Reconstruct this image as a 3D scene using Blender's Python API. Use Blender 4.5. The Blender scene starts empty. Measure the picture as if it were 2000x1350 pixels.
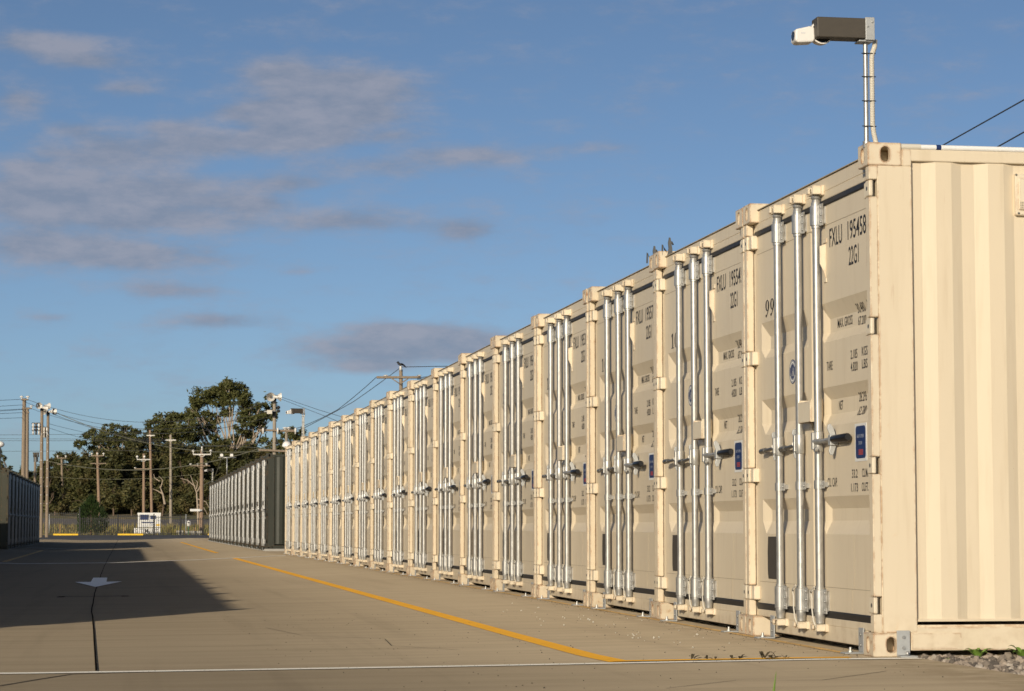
import bpy, bmesh, math, random
from mathutils import Vector, Matrix
R = math.radians
S = bpy.context.scene
C = S.collection

# ------------------------------------------------------------------ camera, sky, sun, exposure
CAM = Vector((-3.6723, -11.2529, 0.6493)); YAW = 0.1627; PITCH = 0.0774
cd = bpy.data.cameras.new("camera"); cam = bpy.data.objects.new("camera", cd); C.objects.link(cam)
cd.sensor_width = 36; cd.lens = 82.0; cd.clip_end = 6000; cd.clip_start = 0.05
cam.location = CAM; cam.rotation_euler = (math.pi/2 + PITCH, 0, -YAW)
cd.dof.use_dof = True; cd.dof.focus_distance = 14.5; cd.dof.aperture_fstop = 18.0
S.camera = cam
SUN_EL = 15.2; SX, SY = 0.505, 0.863                      # horizontal travel direction of the light
S.view_settings.view_transform = 'Standard'; S.view_settings.look = 'None'
S.view_settings.exposure = 0.0; S.view_settings.gamma = 1.0; S.view_settings.use_curve_mapping = False
ld = bpy.data.lights.new("sun", 'SUN'); ld.energy = 3.85; ld.angle = R(0.53); ld.color = (1.0, 0.875, 0.68)
sun = bpy.data.objects.new("sun", ld); C.objects.link(sun)
dv = Vector((SX*math.cos(R(SUN_EL)), SY*math.cos(R(SUN_EL)), -math.sin(R(SUN_EL))))
sun.rotation_euler = dv.to_track_quat('-Z', 'Y').to_euler(); sun.location = (-30, -60, 25)

W = bpy.data.worlds.new("World"); S.world = W; W.use_nodes = True
nt = W.node_tree; nt.nodes.clear()
class NT:
    """small node-graph writer"""
    def __init__(s, t): s.t = t
    def n(s, ty, **kw):
        x = s.t.nodes.new(ty)
        for k, v in kw.items():
            if k.startswith('i_'):
                key = k[2:]; key = int(key) if key.isdigit() else key.replace('_', ' ')
                s.put(x.inputs[key], v)
            else: setattr(x, k, v)
        return x
    def put(s, sock, v):
        if isinstance(v, bpy.types.NodeSocket): s.t.links.new(v, sock)
        else:
            if isinstance(v, tuple) and sock.type == 'RGBA' and len(v) == 3: v = v + (1,)
            sock.default_value = v
    def m(s, op, a, b=0.0, c=0.0, clamp=False):
        x = s.t.nodes.new('ShaderNodeMath'); x.operation = op; x.use_clamp = clamp
        s.put(x.inputs[0], a); s.put(x.inputs[1], b); s.put(x.inputs[2], c); return x.outputs[0]
    def mix(s, f, a, b, bt='MIX'):
        x = s.t.nodes.new('ShaderNodeMix'); x.data_type = 'RGBA'; x.blend_type = bt
        s.put(x.inputs[0], f); s.put(x.inputs[6], a); s.put(x.inputs[7], b); return x.outputs[2]
    def ramp(s, f, stops):
        x = s.t.nodes.new('ShaderNodeValToRGB'); e = x.color_ramp.elements
        while len(e) < len(stops): e.new(0.5)
        for k, (p, c) in enumerate(stops):
            e[k].position = p; e[k].color = c if len(c) == 4 else tuple(c) + (1,)
        s.put(x.inputs[0], f); return x.outputs[0]
    def noise(s, v, scale, detail=4, rough=0.55, dims='3D'):
        return s.n('ShaderNodeTexNoise', noise_dimensions=dims, i_Vector=v, i_Scale=scale, i_Detail=detail, i_Roughness=rough).outputs[0]
    def step(s, f, lo, hi):
        x = s.t.nodes.new('ShaderNodeMapRange'); x.interpolation_type = 'SMOOTHSTEP'
        s.put(x.inputs[0], f); x.inputs[1].default_value = lo; x.inputs[2].default_value = hi; return x.outputs[0]
    def scale(s, v, sc, rot=(0, 0, 0)):
        return s.n('ShaderNodeMapping', i_Vector=v, i_Scale=sc, i_Rotation=rot).outputs[0]

g = NT(nt)
sky = g.n('ShaderNodeTexSky', sky_type='NISHITA', sun_disc=False, sun_elevation=R(SUN_EL), sun_rotation=math.atan2(-SX, -SY),
          air_density=0.5, dust_density=0.9, ozone_density=1.05, altitude=0)
dirn = g.n('ShaderNodeTexCoord').outputs['Generated']
sep = g.n('ShaderNodeSeparateXYZ', i_Vector=dirn)
az = g.m('ARCTAN2', sep.outputs[0], sep.outputs[1]); el = g.m('ARCSINE', sep.outputs[2])
AZ0 = YAW; EL0 = PITCH                                    # cloud banks are placed by compass bearing and height above the horizon
# (azimuth, elevation, half width, half height, weight)
BANKS = [(0.0762,0.1854,0.0314,0.0114,1.10),(0.1018,0.1878,0.0193,0.0063,0.80),(0.0606,0.1939,0.0121,0.0035,0.80),(0.0473,0.1755,0.0121,0.0030,0.90),(0.0714,0.1731,0.0217,0.0063,1.10),(0.1018,0.1755,0.0145,0.0035,0.80),
         (0.0413,0.1621,0.0314,0.0050,1.10),(0.0775,0.1659,0.0266,0.0035,0.90),(0.1116,0.1670,0.0097,0.0025,0.60),(-0.0124,0.1560,0.0290,0.0071,1.10),(-0.0241,0.1670,0.0121,0.0030,0.70),(0.0173,0.1689,0.0145,0.0030,0.70),
         (0.1018,0.1536,0.0217,0.0045,0.85),(0.1445,0.1584,0.0266,0.0040,0.85),(0.0055,0.1426,0.0435,0.0056,1.10),(-0.0464,0.1402,0.0217,0.0050,1.00),(-0.0300,0.1316,0.0362,0.0056,1.15),(0.0173,0.1305,0.0314,0.0056,1.00),
         (0.0897,0.1305,0.0338,0.0045,1.00),(0.0497,0.1378,0.0169,0.0030,0.90),(0.1408,0.1261,0.0116,0.0040,1.00),(-0.0359,0.1182,0.0338,0.0056,1.15),(-0.0005,0.1134,0.0362,0.0056,1.00),(0.0173,0.1000,0.0193,0.0035,0.90),
         (-0.0336,0.0877,0.0077,0.0018,0.60),(0.0354,0.0873,0.0193,0.0033,0.95),(0.1140,0.0846,0.0193,0.0025,0.85),(0.1140,0.0756,0.0410,0.0066,1.30),(0.1383,0.0781,0.0241,0.0050,1.10),(0.1018,0.0682,0.0145,0.0025,0.80),
         (-0.0241,0.2012,0.0169,0.0056,0.90),(-0.0181,0.1950,0.0145,0.0030,0.80),(-0.0475,0.2023,0.0121,0.0040,0.90),(-0.0464,0.1779,0.0097,0.0056,0.95),(-0.0041,0.1847,0.0109,0.0028,0.90),(0.0727,0.1086,0.0060,0.0015,0.50),
         (-0.0488,0.1501,0.0145,0.0035,0.60),(0.0664,0.1465,0.0217,0.0035,0.70),(0.2022,0.1619,0.0145,0.0025,0.40)]
dens = None
for a0, e0, wa, we, wt in BANKS:
    u = g.m('DIVIDE', g.m('SUBTRACT', az, a0), wa); v = g.m('DIVIDE', g.m('SUBTRACT', el, e0), we)
    q = g.m('MULTIPLY', g.m('EXPONENT', g.m('MULTIPLY', g.m('ADD', g.m('MULTIPLY', u, u), g.m('MULTIPLY', v, v)), -0.8)), wt)
    dens = q if dens is None else g.m('ADD', dens, q)
dens = g.m('MINIMUM', dens, 1.25)
cv = g.n('ShaderNodeCombineXYZ', i_0=az, i_1=g.m('MULTIPLY', el, 2.7), i_2=0.0).outputs[0]
n1 = g.noise(cv, 34, 9, 0.64); n2 = g.noise(cv, 9.0, 3, 0.5)
body = g.m('ADD', dens, g.m('MULTIPLY', g.m('SUBTRACT', g.m('ADD', g.m('MULTIPLY', n1, 0.75), g.m('MULTIPLY', n2, 0.25)), 0.5), 2.5))
alpha = g.m('MULTIPLY', g.step(body, -0.12, 1.1), 0.86)
alpha = g.m('MULTIPLY', alpha, g.step(el, -0.01, 0.03))
cv2 = g.n('ShaderNodeVectorMath', operation='ADD', i_0=cv, i_1=(0.002, 0.022, 0)).outputs[0]
n3 = g.noise(cv2, 34, 9, 0.64)
lit = g.m('ADD', 0.5, g.m('MULTIPLY', g.m('SUBTRACT', n1, n3), 3.0), clamp=True)
ccol = g.mix(lit, (2.75, 3.25, 4.35), (3.85, 4.05, 4.95))
skyc = g.mix(1.0, sky.outputs[0], (.96, 1.05, 1.09), 'MULTIPLY')
skyfin = g.mix(alpha, skyc, ccol)
bg = g.n('ShaderNodeBackground', i_Color=skyfin, i_Strength=0.081)
out = g.n('ShaderNodeOutputWorld'); nt.links.new(bg.outputs[0], out.inputs[0])

# ------------------------------------------------------------------ helpers
def basis():
    fw = Vector((math.sin(YAW)*math.cos(PITCH), math.cos(YAW)*math.cos(PITCH), math.sin(PITCH)))
    rt = Vector((math.cos(YAW), -math.sin(YAW), 0)); return fw, rt, rt.cross(fw)
FW, RT, UP = basis()
FP = 2000*82/36
def at(px, py, Z):
    """the place a photo pixel shows at Z metres from the lens (used to survey the far poles, trees and wires)"""
    return CAM + (FW + RT*((px-1000)/FP) - UP*((py-675)/FP))*Z
def lerp(x, xs, ys):
    if x <= xs[0]: return ys[0]
    for i in range(1, len(xs)):
        if x <= xs[i]: return ys[i-1] + (ys[i]-ys[i-1])*(x-xs[i-1])/(xs[i]-xs[i-1])
    return ys[-1]
def gz(x, y):
    """the driveway falls gently to a low line along its middle"""
    return -lerp(y, [-12, 0, 40, 120], [0, .03, .15, .10])*lerp(x, [-20, -7.5, -6, -4, -2.2, -.3], [.6, .7, 1.1, 1, .6, 0])

class MB:
    def __init__(s): s.v = []; s.f = []; s.sm = []
    def add(s, vs, fs, smooth=False):
        o = len(s.v); s.v += [tuple(p) for p in vs]; s.f += [tuple(i+o for i in q) for q in fs]; s.sm += [smooth]*len(fs); return s
    def box(s, x0, x1, y0, y1, z0, z1):
        return s.add([(x0,y0,z0),(x1,y0,z0),(x1,y1,z0),(x0,y1,z0),(x0,y0,z1),(x1,y0,z1),(x1,y1,z1),(x0,y1,z1)],
                     [(0,3,2,1),(4,5,6,7),(0,1,5,4),(1,2,6,5),(2,3,7,6),(3,0,4,7)])
    def tube(s, pts, r, n=10, caps=True, smooth=True):
        pts = [Vector(p) for p in pts]; rs = r if isinstance(r, (list, tuple)) else [r]*len(pts); vs = []; fs = []
        t = (pts[1]-pts[0]).normalized(); a = t.orthogonal().normalized()
        for i, p in enumerate(pts):
            if 0 < i < len(pts)-1: t = (pts[i+1]-pts[i-1]).normalized()
            elif i: t = (pts[i]-pts[i-1]).normalized()
            a = (a - t*a.dot(t)).normalized(); b = t.cross(a)
            for k in range(n):
                w = 2*math.pi*k/n; vs.append(p + (a*math.cos(w) + b*math.sin(w))*rs[i])
        for i in range(len(pts)-1):
            for k in range(n): fs.append((i*n+k, i*n+(k+1)%n, (i+1)*n+(k+1)%n, (i+1)*n+k))
        s.add(vs, fs, smooth)
        if caps:
            o = len(s.v)-len(vs); s.f.append(tuple(o+n-1-k for k in range(n))); s.f.append(tuple(o+(len(pts)-1)*n+k for k in range(n))); s.sm += [False, False]
        return s
    def prism(s, poly, axis, a, b):
        """polygon in the two other axes (in x,y,z order), pushed along axis from a to b"""
        n = len(poly)
        def P(q, t): l = list(q); l.insert(axis, t); return tuple(l)
        fs = [(i, (i+1) % n, n+(i+1) % n, n+i) for i in range(n)] + [tuple(range(n-1, -1, -1)), tuple(range(n, 2*n))]
        return s.add([P(q, a) for q in poly] + [P(q, b) for q in poly], fs)
    def ball(s, c, r, n=10, m=7, sq=(1,1,1), smooth=True):
        vs = []; fs = []
        for j in range(m+1):
            th = math.pi*j/m
            for i in range(n):
                ph = 2*math.pi*i/n; vs.append((c[0]+r*sq[0]*math.sin(th)*math.cos(ph), c[1]+r*sq[1]*math.sin(th)*math.sin(ph), c[2]+r*sq[2]*math.cos(th)))
        for j in range(m):
            for i in range(n): fs.append((j*n+i, (j+1)*n+i, (j+1)*n+(i+1) % n, j*n+(i+1) % n))
        return s.add(vs, fs, smooth)
    def mesh(s, name, mat, bevel=0.0, seg=1):
        me = bpy.data.meshes.new(name); me.from_pydata(s.v, [], s.f)
        bm = bmesh.new(); bm.from_mesh(me)
        for f, q in zip(bm.faces, s.sm): f.smooth = q
        bmesh.ops.remove_doubles(bm, verts=bm.verts, dist=1e-5)
        bmesh.ops.recalc_face_normals(bm, faces=bm.faces)
        if bevel:
            ed = [e for e in bm.edges if len(e.link_faces) == 2 and e.calc_face_angle(0) > 0.6]
            bmesh.ops.bevel(bm, geom=ed, offset=bevel, segments=seg, profile=0.5, affect='EDGES', clamp_overlap=True)
        for e in bm.edges:
            if len(e.link_faces) == 2 and e.calc_face_angle(0) > 0.7: e.smooth = False
        bm.to_mesh(me); bm.free()
        if mat: me.materials.append(mat)
        return me
    def build(s, name, mat, parent=None, bevel=0.0, seg=1): return ob(name, s.mesh(name, mat, bevel, seg), parent)
def ob(name, me, parent=None, loc=None):
    o = bpy.data.objects.new(name, me); C.objects.link(o); o.parent = parent
    if loc is not None: o.location = loc
    return o
def tag(o, label=None, cat=None, group=None, kind=None):
    for k, v in (('label', label), ('category', cat), ('group', group), ('kind', kind)):
        if v: o[k] = v
    return o
def thing(name, label, cat, loc=(0, 0, 0), rz=0.0, group=None):
    o = ob(name, None, None, loc); o.rotation_euler = (0, 0, rz); return tag(o, label, cat, group)
KIDS = {}
def kids(o):
    return KIDS.get(o) or [c for c in o.children]
def copy_tree(o, parent=None, swap=None, skip=()):
    c = o.copy(); C.objects.link(c); c.parent = parent
    if swap and o.type == 'MESH' and o.data.materials:
        new = swap.get(o.data.materials[0].name)
        if new: c.material_slots[0].link = 'OBJECT'; c.material_slots[0].material = new
    for ch in list(o.children):
        if ch.name.split('.')[0] not in skip: copy_tree(ch, c, swap, skip)
    return c

# ------------------------------------------------------------------ materials
M = {}
def mat(name, fn):
    m = bpy.data.materials.new(name); m.use_nodes = True; t = m.node_tree; t.nodes.clear(); k = NT(t)
    p = t.nodes.new('ShaderNodeBsdfPrincipled'); o = t.nodes.new('ShaderNodeOutputMaterial'); t.links.new(p.outputs[0], o.inputs[0])
    fn(k, p); M[name] = m; return m
def setp(k, p, col=None, rough=None, metal=None, spec=None, bump=None, bd=0.002, bs=0.3):
    if col is not None: k.put(p.inputs['Base Color'], col)
    if rough is not None: k.put(p.inputs['Roughness'], rough)
    if metal is not None: k.put(p.inputs['Metallic'], metal)
    if spec is not None: k.put(p.inputs['Specular IOR Level'], spec)
    if bump is not None:
        b = k.n('ShaderNodeBump', i_Strength=bs, i_Distance=bd, i_Height=bump); k.t.links.new(b.outputs[0], p.inputs['Normal'])
def plain(name, col, rough=0.6, metal=0.0, var=0.12, sc=6.0):
    def fn(k, p):
        v = k.n('ShaderNodeTexCoord').outputs['Object']; n = k.noise(v, sc, 4)
        c = k.mix(n, tuple(x*(1-var) for x in col), tuple(min(1, x*(1+var)) for x in col))
        setp(k, p, c, rough, metal)
    return mat(name, fn)
def paint(name, col, rust=0.0, rough=0.42, rcol=(.26, .095, .03), dirt=0.5, rt=0.0):
    def fn(k, p):
        tc = k.n('ShaderNodeTexCoord'); ob_ = tc.outputs['Object']
        info = k.n('ShaderNodeObjectInfo'); rnd = info.outputs['Random']
        v = k.n('ShaderNodeVectorMath', operation='ADD', i_0=ob_, i_1=k.n('ShaderNodeCombineXYZ', i_0=k.m('MULTIPLY', rnd, 40), i_1=k.m('MULTIPLY', rnd, 17), i_2=0.0).outputs[0]).outputs[0]
        a = k.noise(v, 2.2, 5); streak = k.noise(k.scale(v, (9, 9, 0.7)), 2.5, 5, 0.6)
        c = k.mix(k.m('MULTIPLY', k.step(a, .35, .75), .5), tuple(x*.965 for x in col), tuple(min(1, x*1.02) for x in col))
        c = k.mix(1.0, c, info.outputs['Color'], 'MULTIPLY')
        grime = k.m('MULTIPLY', k.step(streak, .48, .76), .33*dirt)
        c = k.mix(grime, c, tuple(x*q for x, q in zip(col, (.62, .55, .45))))
        z = k.n('ShaderNodeSeparateXYZ', i_Vector=ob_).outputs[2]
        low = k.m('MULTIPLY', k.m('SUBTRACT', 1.0, k.step(z, 0.0, 0.3)), k.m('MULTIPLY', k.step(k.noise(v, 14, 5), .42, .7), .55*dirt))
        c = k.mix(low, c, tuple(x*q for x, q in zip(col, (.5, .40, .28))))
        spk = k.step(k.noise(v, 55, 2), .745, .78); c = k.mix(k.m('MULTIPLY', spk, .35*dirt), c, (.20, .12, .06))
        scr = k.m('MULTIPLY', k.step(k.noise(k.scale(v, (26, 26, 2.4)), 1, 4, .6), .70, .75), .40*dirt); c = k.mix(scr, c, (.42, .24, .13))
        if rust:
            bev = k.n('ShaderNodeBevel', samples=4, i_Radius=0.018).outputs[0]
            geo = k.n('ShaderNodeNewGeometry').outputs['Normal']
            dp = k.n('ShaderNodeVectorMath', operation='DOT_PRODUCT', i_0=bev, i_1=geo).outputs['Value']
            edge = k.m('SUBTRACT', 1.0, k.step(dp, .86, .995))
            pat = k.noise(v, 16, 6, .65)
            rm = k.m('MULTIPLY', k.step(k.m('ADD', pat, k.m('MULTIPLY', edge, .26)), .68-rt, .80-rt), rust, clamp=True)
            halo = k.m('MULTIPLY', k.step(k.m('ADD', pat, k.m('MULTIPLY', edge, .20)), .58-rt, .80-rt), .40*rust)
            c = k.mix(halo, c, (.62, .36, .14)); c = k.mix(rm, c, rcol)
        h = k.noise(v, 3.0, 2)
        setp(k, p, c, k.m('ADD', rough, k.m('MULTIPLY', a, .15)), bump=h, bd=.004, bs=.25, spec=.4)
    return mat(name, fn)
CREAM = (.705, .603, .450)
paint('cream_paint', CREAM, 0, dirt=.6); paint('cream_rusty', CREAM, .62); paint('casting_rusty', CREAM, .85, rt=.07); paint('cream_fitting', (.74, .65, .5), .35)
paint('dark_green_paint', (.030, .033, .022), 0, dirt=.4); paint('dark_green_rusty', (.033, .035, .024), .3)
paint('olive_paint', (.040, .041, .022), 0, dirt=.4); paint('olive_rusty', (.043, .042, .024), .4)
def galv(k, p):
    v = k.n('ShaderNodeTexCoord').outputs['Object']
    vo = k.n('ShaderNodeTexVoronoi', i_Vector=k.scale(v, (1, 1, .45)), i_Scale=70).outputs['Color']
    n = k.noise(v, 9, 5)
    c = k.mix(.35, k.mix(n, (.32, .32, .31), (.47, .465, .45)), k.mix(1.0, vo, (.0, .0, .0), 'SATURATION') if False else k.mix(k.n('ShaderNodeSeparateColor', i_Color=vo).outputs[0], (.33, .33, .32), (.58, .57, .555)))
    setp(k, p, c, k.m('ADD', .33, k.m('MULTIPLY', n, .18)), .62)
mat('galvanised', galv)
def spangle(k, p):
    v = k.n('ShaderNodeTexCoord').outputs['Object']; n = k.noise(v, 25, 5)
    setp(k, p, k.mix(n, (.36, .37, .37), (.52, .53, .53)), .55, .35)
mat('dull_zinc', spangle)
plain('dark_steel', (.17, .165, .155), .42, .7); plain('rubber', (.020, .019, .020), .55, 0, .35, 20); plain('black_grip', (.012, .012, .013), .35)
plain('ink', (.022, .021, .024), .6, 0, .3, 60); plain('navy', (.012, .030, .115), .45); plain('label_white', (.74, .73, .70), .5); plain('label_red', (.36, .05, .05), .5)
plain('label_grey', (.42, .46, .55), .5); plain('pvc', (.80, .80, .79), .35, 0, .04); plain('conduit', (.62, .58, .50), .5, 0, .06)
plain('brown_box', (.062, .052, .040), .6, 0, .15, 30); plain('white_plastic', (.78, .75, .71), .4, 0, .05); plain('lens_black', (.01, .01, .012), .15)
plain('seam', (.42, .35, .25), .6)
def mesh_pad(k, p):
    v = k.n('ShaderNodeTexCoord').outputs['Object']; ch = k.n('ShaderNodeTexChecker', i_Vector=v, i_Scale=160.0).outputs['Fac']
    setp(k, p, k.mix(ch, (.03, .026, .022), (.09, .075, .06)), .7)
mat('mesh_pad', mesh_pad)
def perforated(k, p):
    v = k.n('ShaderNodeTexCoord').outputs['Object']
    d = k.n('ShaderNodeTexVoronoi', i_Vector=k.scale(v, (1, 0, 1)), i_Scale=120, i_Randomness=0.0).outputs['Distance']
    setp(k, p, k.mix(k.step(d, .28, .36), (.05, .04, .03), CREAM), .5)
mat('perforated', perforated)
def concrete(k, p):
    v = k.n('ShaderNodeTexCoord').outputs['Object']
    big = k.noise(k.scale(v, (.22, .16, 1)), 1.0, 5, .6)
    br = k.noise(k.scale(v, (.35, 4.2, 1), (0, 0, R(-3))), 1.0, 7, .62)
    fine = k.noise(k.scale(v, (2.2, 26, 1), (0, 0, R(-2))), 1.0, 8, .68)
    gr = k.noise(v, 140, 3)
    c = k.mix(big, (.215, .172, .116), (.275, .225, .158))
    c = k.mix(k.m('MULTIPLY', k.step(br, .38, .72), .40), c, (.14, .11, .072))
    c = k.mix(k.m('MULTIPLY', k.step(fine, .40, .75), .27), c, (.135, .107, .072))
    c = k.mix(k.m('MULTIPLY', k.step(gr, .45, .75), .38), c, (.27, .235, .18))
    st = k.noise(v, 1.7, 6, .7); c = k.mix(k.m('MULTIPLY', k.step(st, .62, .75), .35), c, (.085, .07, .05))
    xx = k.n('ShaderNodeSeparateXYZ', i_Vector=v).outputs[0]; bnd = k.m('MULTIPLY', k.step(xx, -.42, -.02), k.step(k.noise(v, 5, 6, .65), .36, .62)); c = k.mix(k.m('MULTIPLY', bnd, .45), c, (.115, .082, .048))
    oil = k.noise(v, .75, 3, .5); c = k.mix(k.m('MULTIPLY', k.step(oil, .66, .74), .30), c, (.085, .068, .05))
    ty = k.noise(k.scale(v, (3.2, .10, 1)), 1.0, 4, .6); c = k.mix(k.m('MULTIPLY', k.step(ty, .52, .70), .20), c, (.11, .086, .06))
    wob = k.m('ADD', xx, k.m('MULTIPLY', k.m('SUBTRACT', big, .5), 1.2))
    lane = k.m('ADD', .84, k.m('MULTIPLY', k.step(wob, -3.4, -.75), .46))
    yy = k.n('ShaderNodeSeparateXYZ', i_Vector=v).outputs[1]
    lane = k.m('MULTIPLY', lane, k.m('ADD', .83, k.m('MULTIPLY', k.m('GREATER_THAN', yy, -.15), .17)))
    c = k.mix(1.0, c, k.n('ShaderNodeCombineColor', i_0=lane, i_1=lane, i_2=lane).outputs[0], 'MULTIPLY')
    h = k.m('ADD', k.m('MULTIPLY', fine, .7), k.m('MULTIPLY', gr, .3))
    p.inputs['Diffuse Roughness'].default_value = .9
    setp(k, p, c, .95, spec=.1, bump=h, bd=.004, bs=.45)
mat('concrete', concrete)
def worn(name, col, under=(.21, .172, .12), wear=.55, spec=.2):
    def fn(k, p):
        v = k.n('ShaderNodeTexCoord').outputs['Object']
        n = k.noise(v, 22, 6, .7); f = k.noise(k.scale(v, (3, 60, 1)), 1, 5)
        w = k.m('MULTIPLY', k.step(k.m('ADD', k.m('MULTIPLY', n, .6), k.m('MULTIPLY', f, .4)), wear, wear+.14), .8)
        c = k.mix(k.noise(v, 2.5, 4), tuple(x*.82 for x in col), tuple(min(1, x*1.1) for x in col))
        setp(k, p, k.mix(w, c, under), .85, bump=f, bd=.002, bs=.3, spec=spec); p.inputs['Diffuse Roughness'].default_value = .3
    return mat(name, fn)
worn('yellow_paint', (.84, .42, .030), wear=.545); worn('faded_yellow', (.66, .40, .13), wear=.44); worn('white_paint', (.80, .76, .67), wear=.60); worn('old_white', (.88, .87, .84), wear=.60)
worn('ghost_white', (.62, .59, .53), wear=.50); worn('joint_black', (.010, .009, .009), wear=.95, spec=0.0); worn('hairline', (.055, .045, .034), wear=.52)
def asphalt(k, p):
    v = k.n('ShaderNodeTexCoord').outputs['Object']; n = k.noise(v, 60, 4); b = k.noise(v, .5, 4)
    setp(k, p, k.mix(b, k.mix(n, (.035, .032, .030), (.075, .068, .06)), (.09, .08, .07)), .9)
mat('asphalt', asphalt)
def roadm(k, p):
    v = k.n('ShaderNodeTexCoord').outputs['Object']; setp(k, p, k.mix(k.noise(v, .35, 5), (.15, .125, .10), (.24, .205, .17)), .9)
mat('road_grey', roadm)
def dirt(k, p):
    v = k.n('ShaderNodeTexCoord').outputs['Object']; b = k.noise(v, .12, 5, .65); n = k.noise(v, 2.2, 5, .7)
    c = k.mix(k.step(b, .38, .62), (.11, .12, .032), (.27, .20, .10)); setp(k, p, k.mix(k.step(n, .4, .7), c, (.10, .085, .035)), .95)
mat('dry_grass', dirt)
def earth(k, p):
    v = k.n('ShaderNodeTexCoord').outputs['Object']; n = k.noise(v, 30, 5)
    setp(k, p, k.mix(n, (.10, .08, .055), (.22, .18, .13)), .95)
mat('earth', earth)
def stone(k, p):
    g_ = k.n('ShaderNodeNewGeometry').outputs['Random Per Island']
    c = k.ramp(g_, [(0, (.05, .045, .042)), (.2, (.12, .10, .085)), (.45, (.30, .25, .20)), (.7, (.42, .34, .27)), (1, (.52, .46, .39))])
    v = k.n('ShaderNodeTexCoord').outputs['Object']; n = k.noise(v, 90, 4)
    setp(k, p, k.mix(k.m('MULTIPLY', n, .5), c, (.16, .13, .10)), .9, bump=n, bd=.004, bs=.5)
mat('stone', stone)
plain('white_stone', (.62, .58, .50), .8, 0, .2, 80); plain('dark_bit', (.05, .04, .03), .9, 0, .4, 60)
def wood(k, p):
    v = k.n('ShaderNodeTexCoord').outputs['Object']; n = k.noise(k.scale(v, (14, 14, .5)), 1, 5)
    setp(k, p, k.mix(n, (.17, .125, .085), (.34, .27, .20)), .9)
mat('pole_wood', wood)
def redwood(k, p):
    v = k.n('ShaderNodeTexCoord').outputs['Object']; n = k.noise(k.scale(v, (14, 14, .5)), 1, 5)
    setp(k, p, k.mix(n, (.20, .130, .085), (.36, .25, .175)), .9)
mat('pole_redwood', redwood)
plain('pole_concrete', (.31, .265, .21), .9, 0, .2, 3); plain('black_band', (.02, .019, .018), .8); plain('insulator', (.70, .67, .62), .3)
plain('wire_dark', (.05, .05, .052), .6); plain('wire_pale', (.17, .165, .11), .6); plain('fence_black', (.014, .013, .012), .5)
plain('kerb_yellow', (.80, .50, .02), .5); plain('green_plastic', (.02, .13, .06), .5); plain('timber', (.42, .25, .11), .9); plain('grey_block', (.40, .38, .34), .9, 0, .2, 3)
plain('bird_black', (.012, .012, .014), .5); plain('pale_bark', (.36, .29, .22), .85, 0, .35, 1.5); plain('brown_bark', (.15, .105, .075), .9, 0, .3, 1.5)
def leafm(name, a, b, c3):
    def fn(k, p):
        g_ = k.n('ShaderNodeNewGeometry').outputs['Random Per Island']
        v = k.n('ShaderNodeTexCoord').outputs['Object']; n = k.noise(v, .45, 4)
        c = k.mix(g_, a, b); c = k.mix(k.step(n, .48, .72), c, c3); setp(k, p, c, .6, spec=.25)
    return mat(name, fn)
leafm('gum_leaf', (.050, .060, .020), (.115, .110, .036), (.085, .092, .030))
leafm('wood_leaf', (.034, .042, .014), (.085, .080, .027), (.092, .072, .028))
leafm('scrub_leaf', (.045, .052, .018), (.11, .095, .035), (.12, .085, .038))
leafm('pine_leaf', (.014, .030, .008), (.035, .058, .014), (.022, .046, .011))
leafm('weed_leaf', (.10, .20, .025), (.17, .28, .05), (.13, .24, .035)); leafm('dead_leaf', (.035, .03, .018), (.085, .065, .035), (.05, .05, .03))
leafm('tuft', (.17, .155, .04), (.32, .24, .10), (.11, .125, .032))

# ------------------------------------------------------------------ the shipping container
CW, CL, CH = 2.438, 6.058, 2.591
PITCH_Y = 2.47
DX = .058                                                  # plane of the door sheets behind the casting fronts
ZR = [(1.86, 1.775, 1.70, 1.645), (1.40, 1.335, 1.255, 1.19), (.81, .745, .68, .607)]
DEEP = .036
def door_x(z):
    for a, b, c, d in ZR:
        if d <= z <= a: return DX + DEEP*min(1, (a-z)/(a-b), (z-d)/(c-d))
    return DX
def casting_mesh(name, sx, sy, sz, m):
    def stad(w, h, n=8):
        pts = []
        for s_, c0 in ((1, h/2-w/2), (-1, -(h/2-w/2))):
            for i in range(n+1):
                a = math.pi*i/n + (0 if s_ > 0 else math.pi); pts.append((math.cos(a)*w/2, c0+math.sin(a)*w/2))
        return pts
    b = MB().box(0, .178, 0, .162, 0, .118).mesh('c', None, .0035, 1)
    cut = MB().box(.028, .15, .028, .134, .02, .1)
    c1 = MB().prism([(.092+q[0], .059+q[1]) for q in stad(.05, .08)], 1, -.02, .05)          # hole in the y face
    c2 = MB().prism([(.088+q[0]*.95, .059+q[1]) for q in stad(.05, .08)], 0, -.02, .05)      # hole in the x face
    ao = ob('a', b); b1 = ob('b', cut.mesh('b', None)); b2 = ob('c', c2.mesh('c', None)); b3 = ob('d', c1.mesh('d', None))
    for q in (b1, b2, b3):
        mo = ao.modifiers.new('b', 'BOOLEAN'); mo.object = q; mo.operation = 'DIFFERENCE'; mo.solver = 'EXACT'
    # the inner box and the hole overlap as separate shells: cut them one after the other
    dg = bpy.context.evaluated_depsgraph_get(); me = bpy.data.meshes.new_from_object(ao.evaluated_get(dg))
    for q in (ao, b1, b2, b3): bpy.data.objects.remove(q)
    me.name = name
    for v in me.vertices:
        x, y, z = v.co
        v.co = (x if sx > 0 else CL-x, y if sy > 0 else CW-y, z if sz < 0 else CH-z)
    if sx*sy*(-sz) < 0: me.flip_normals()
    me.materials.clear(); me.materials.append(m); return me
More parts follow.
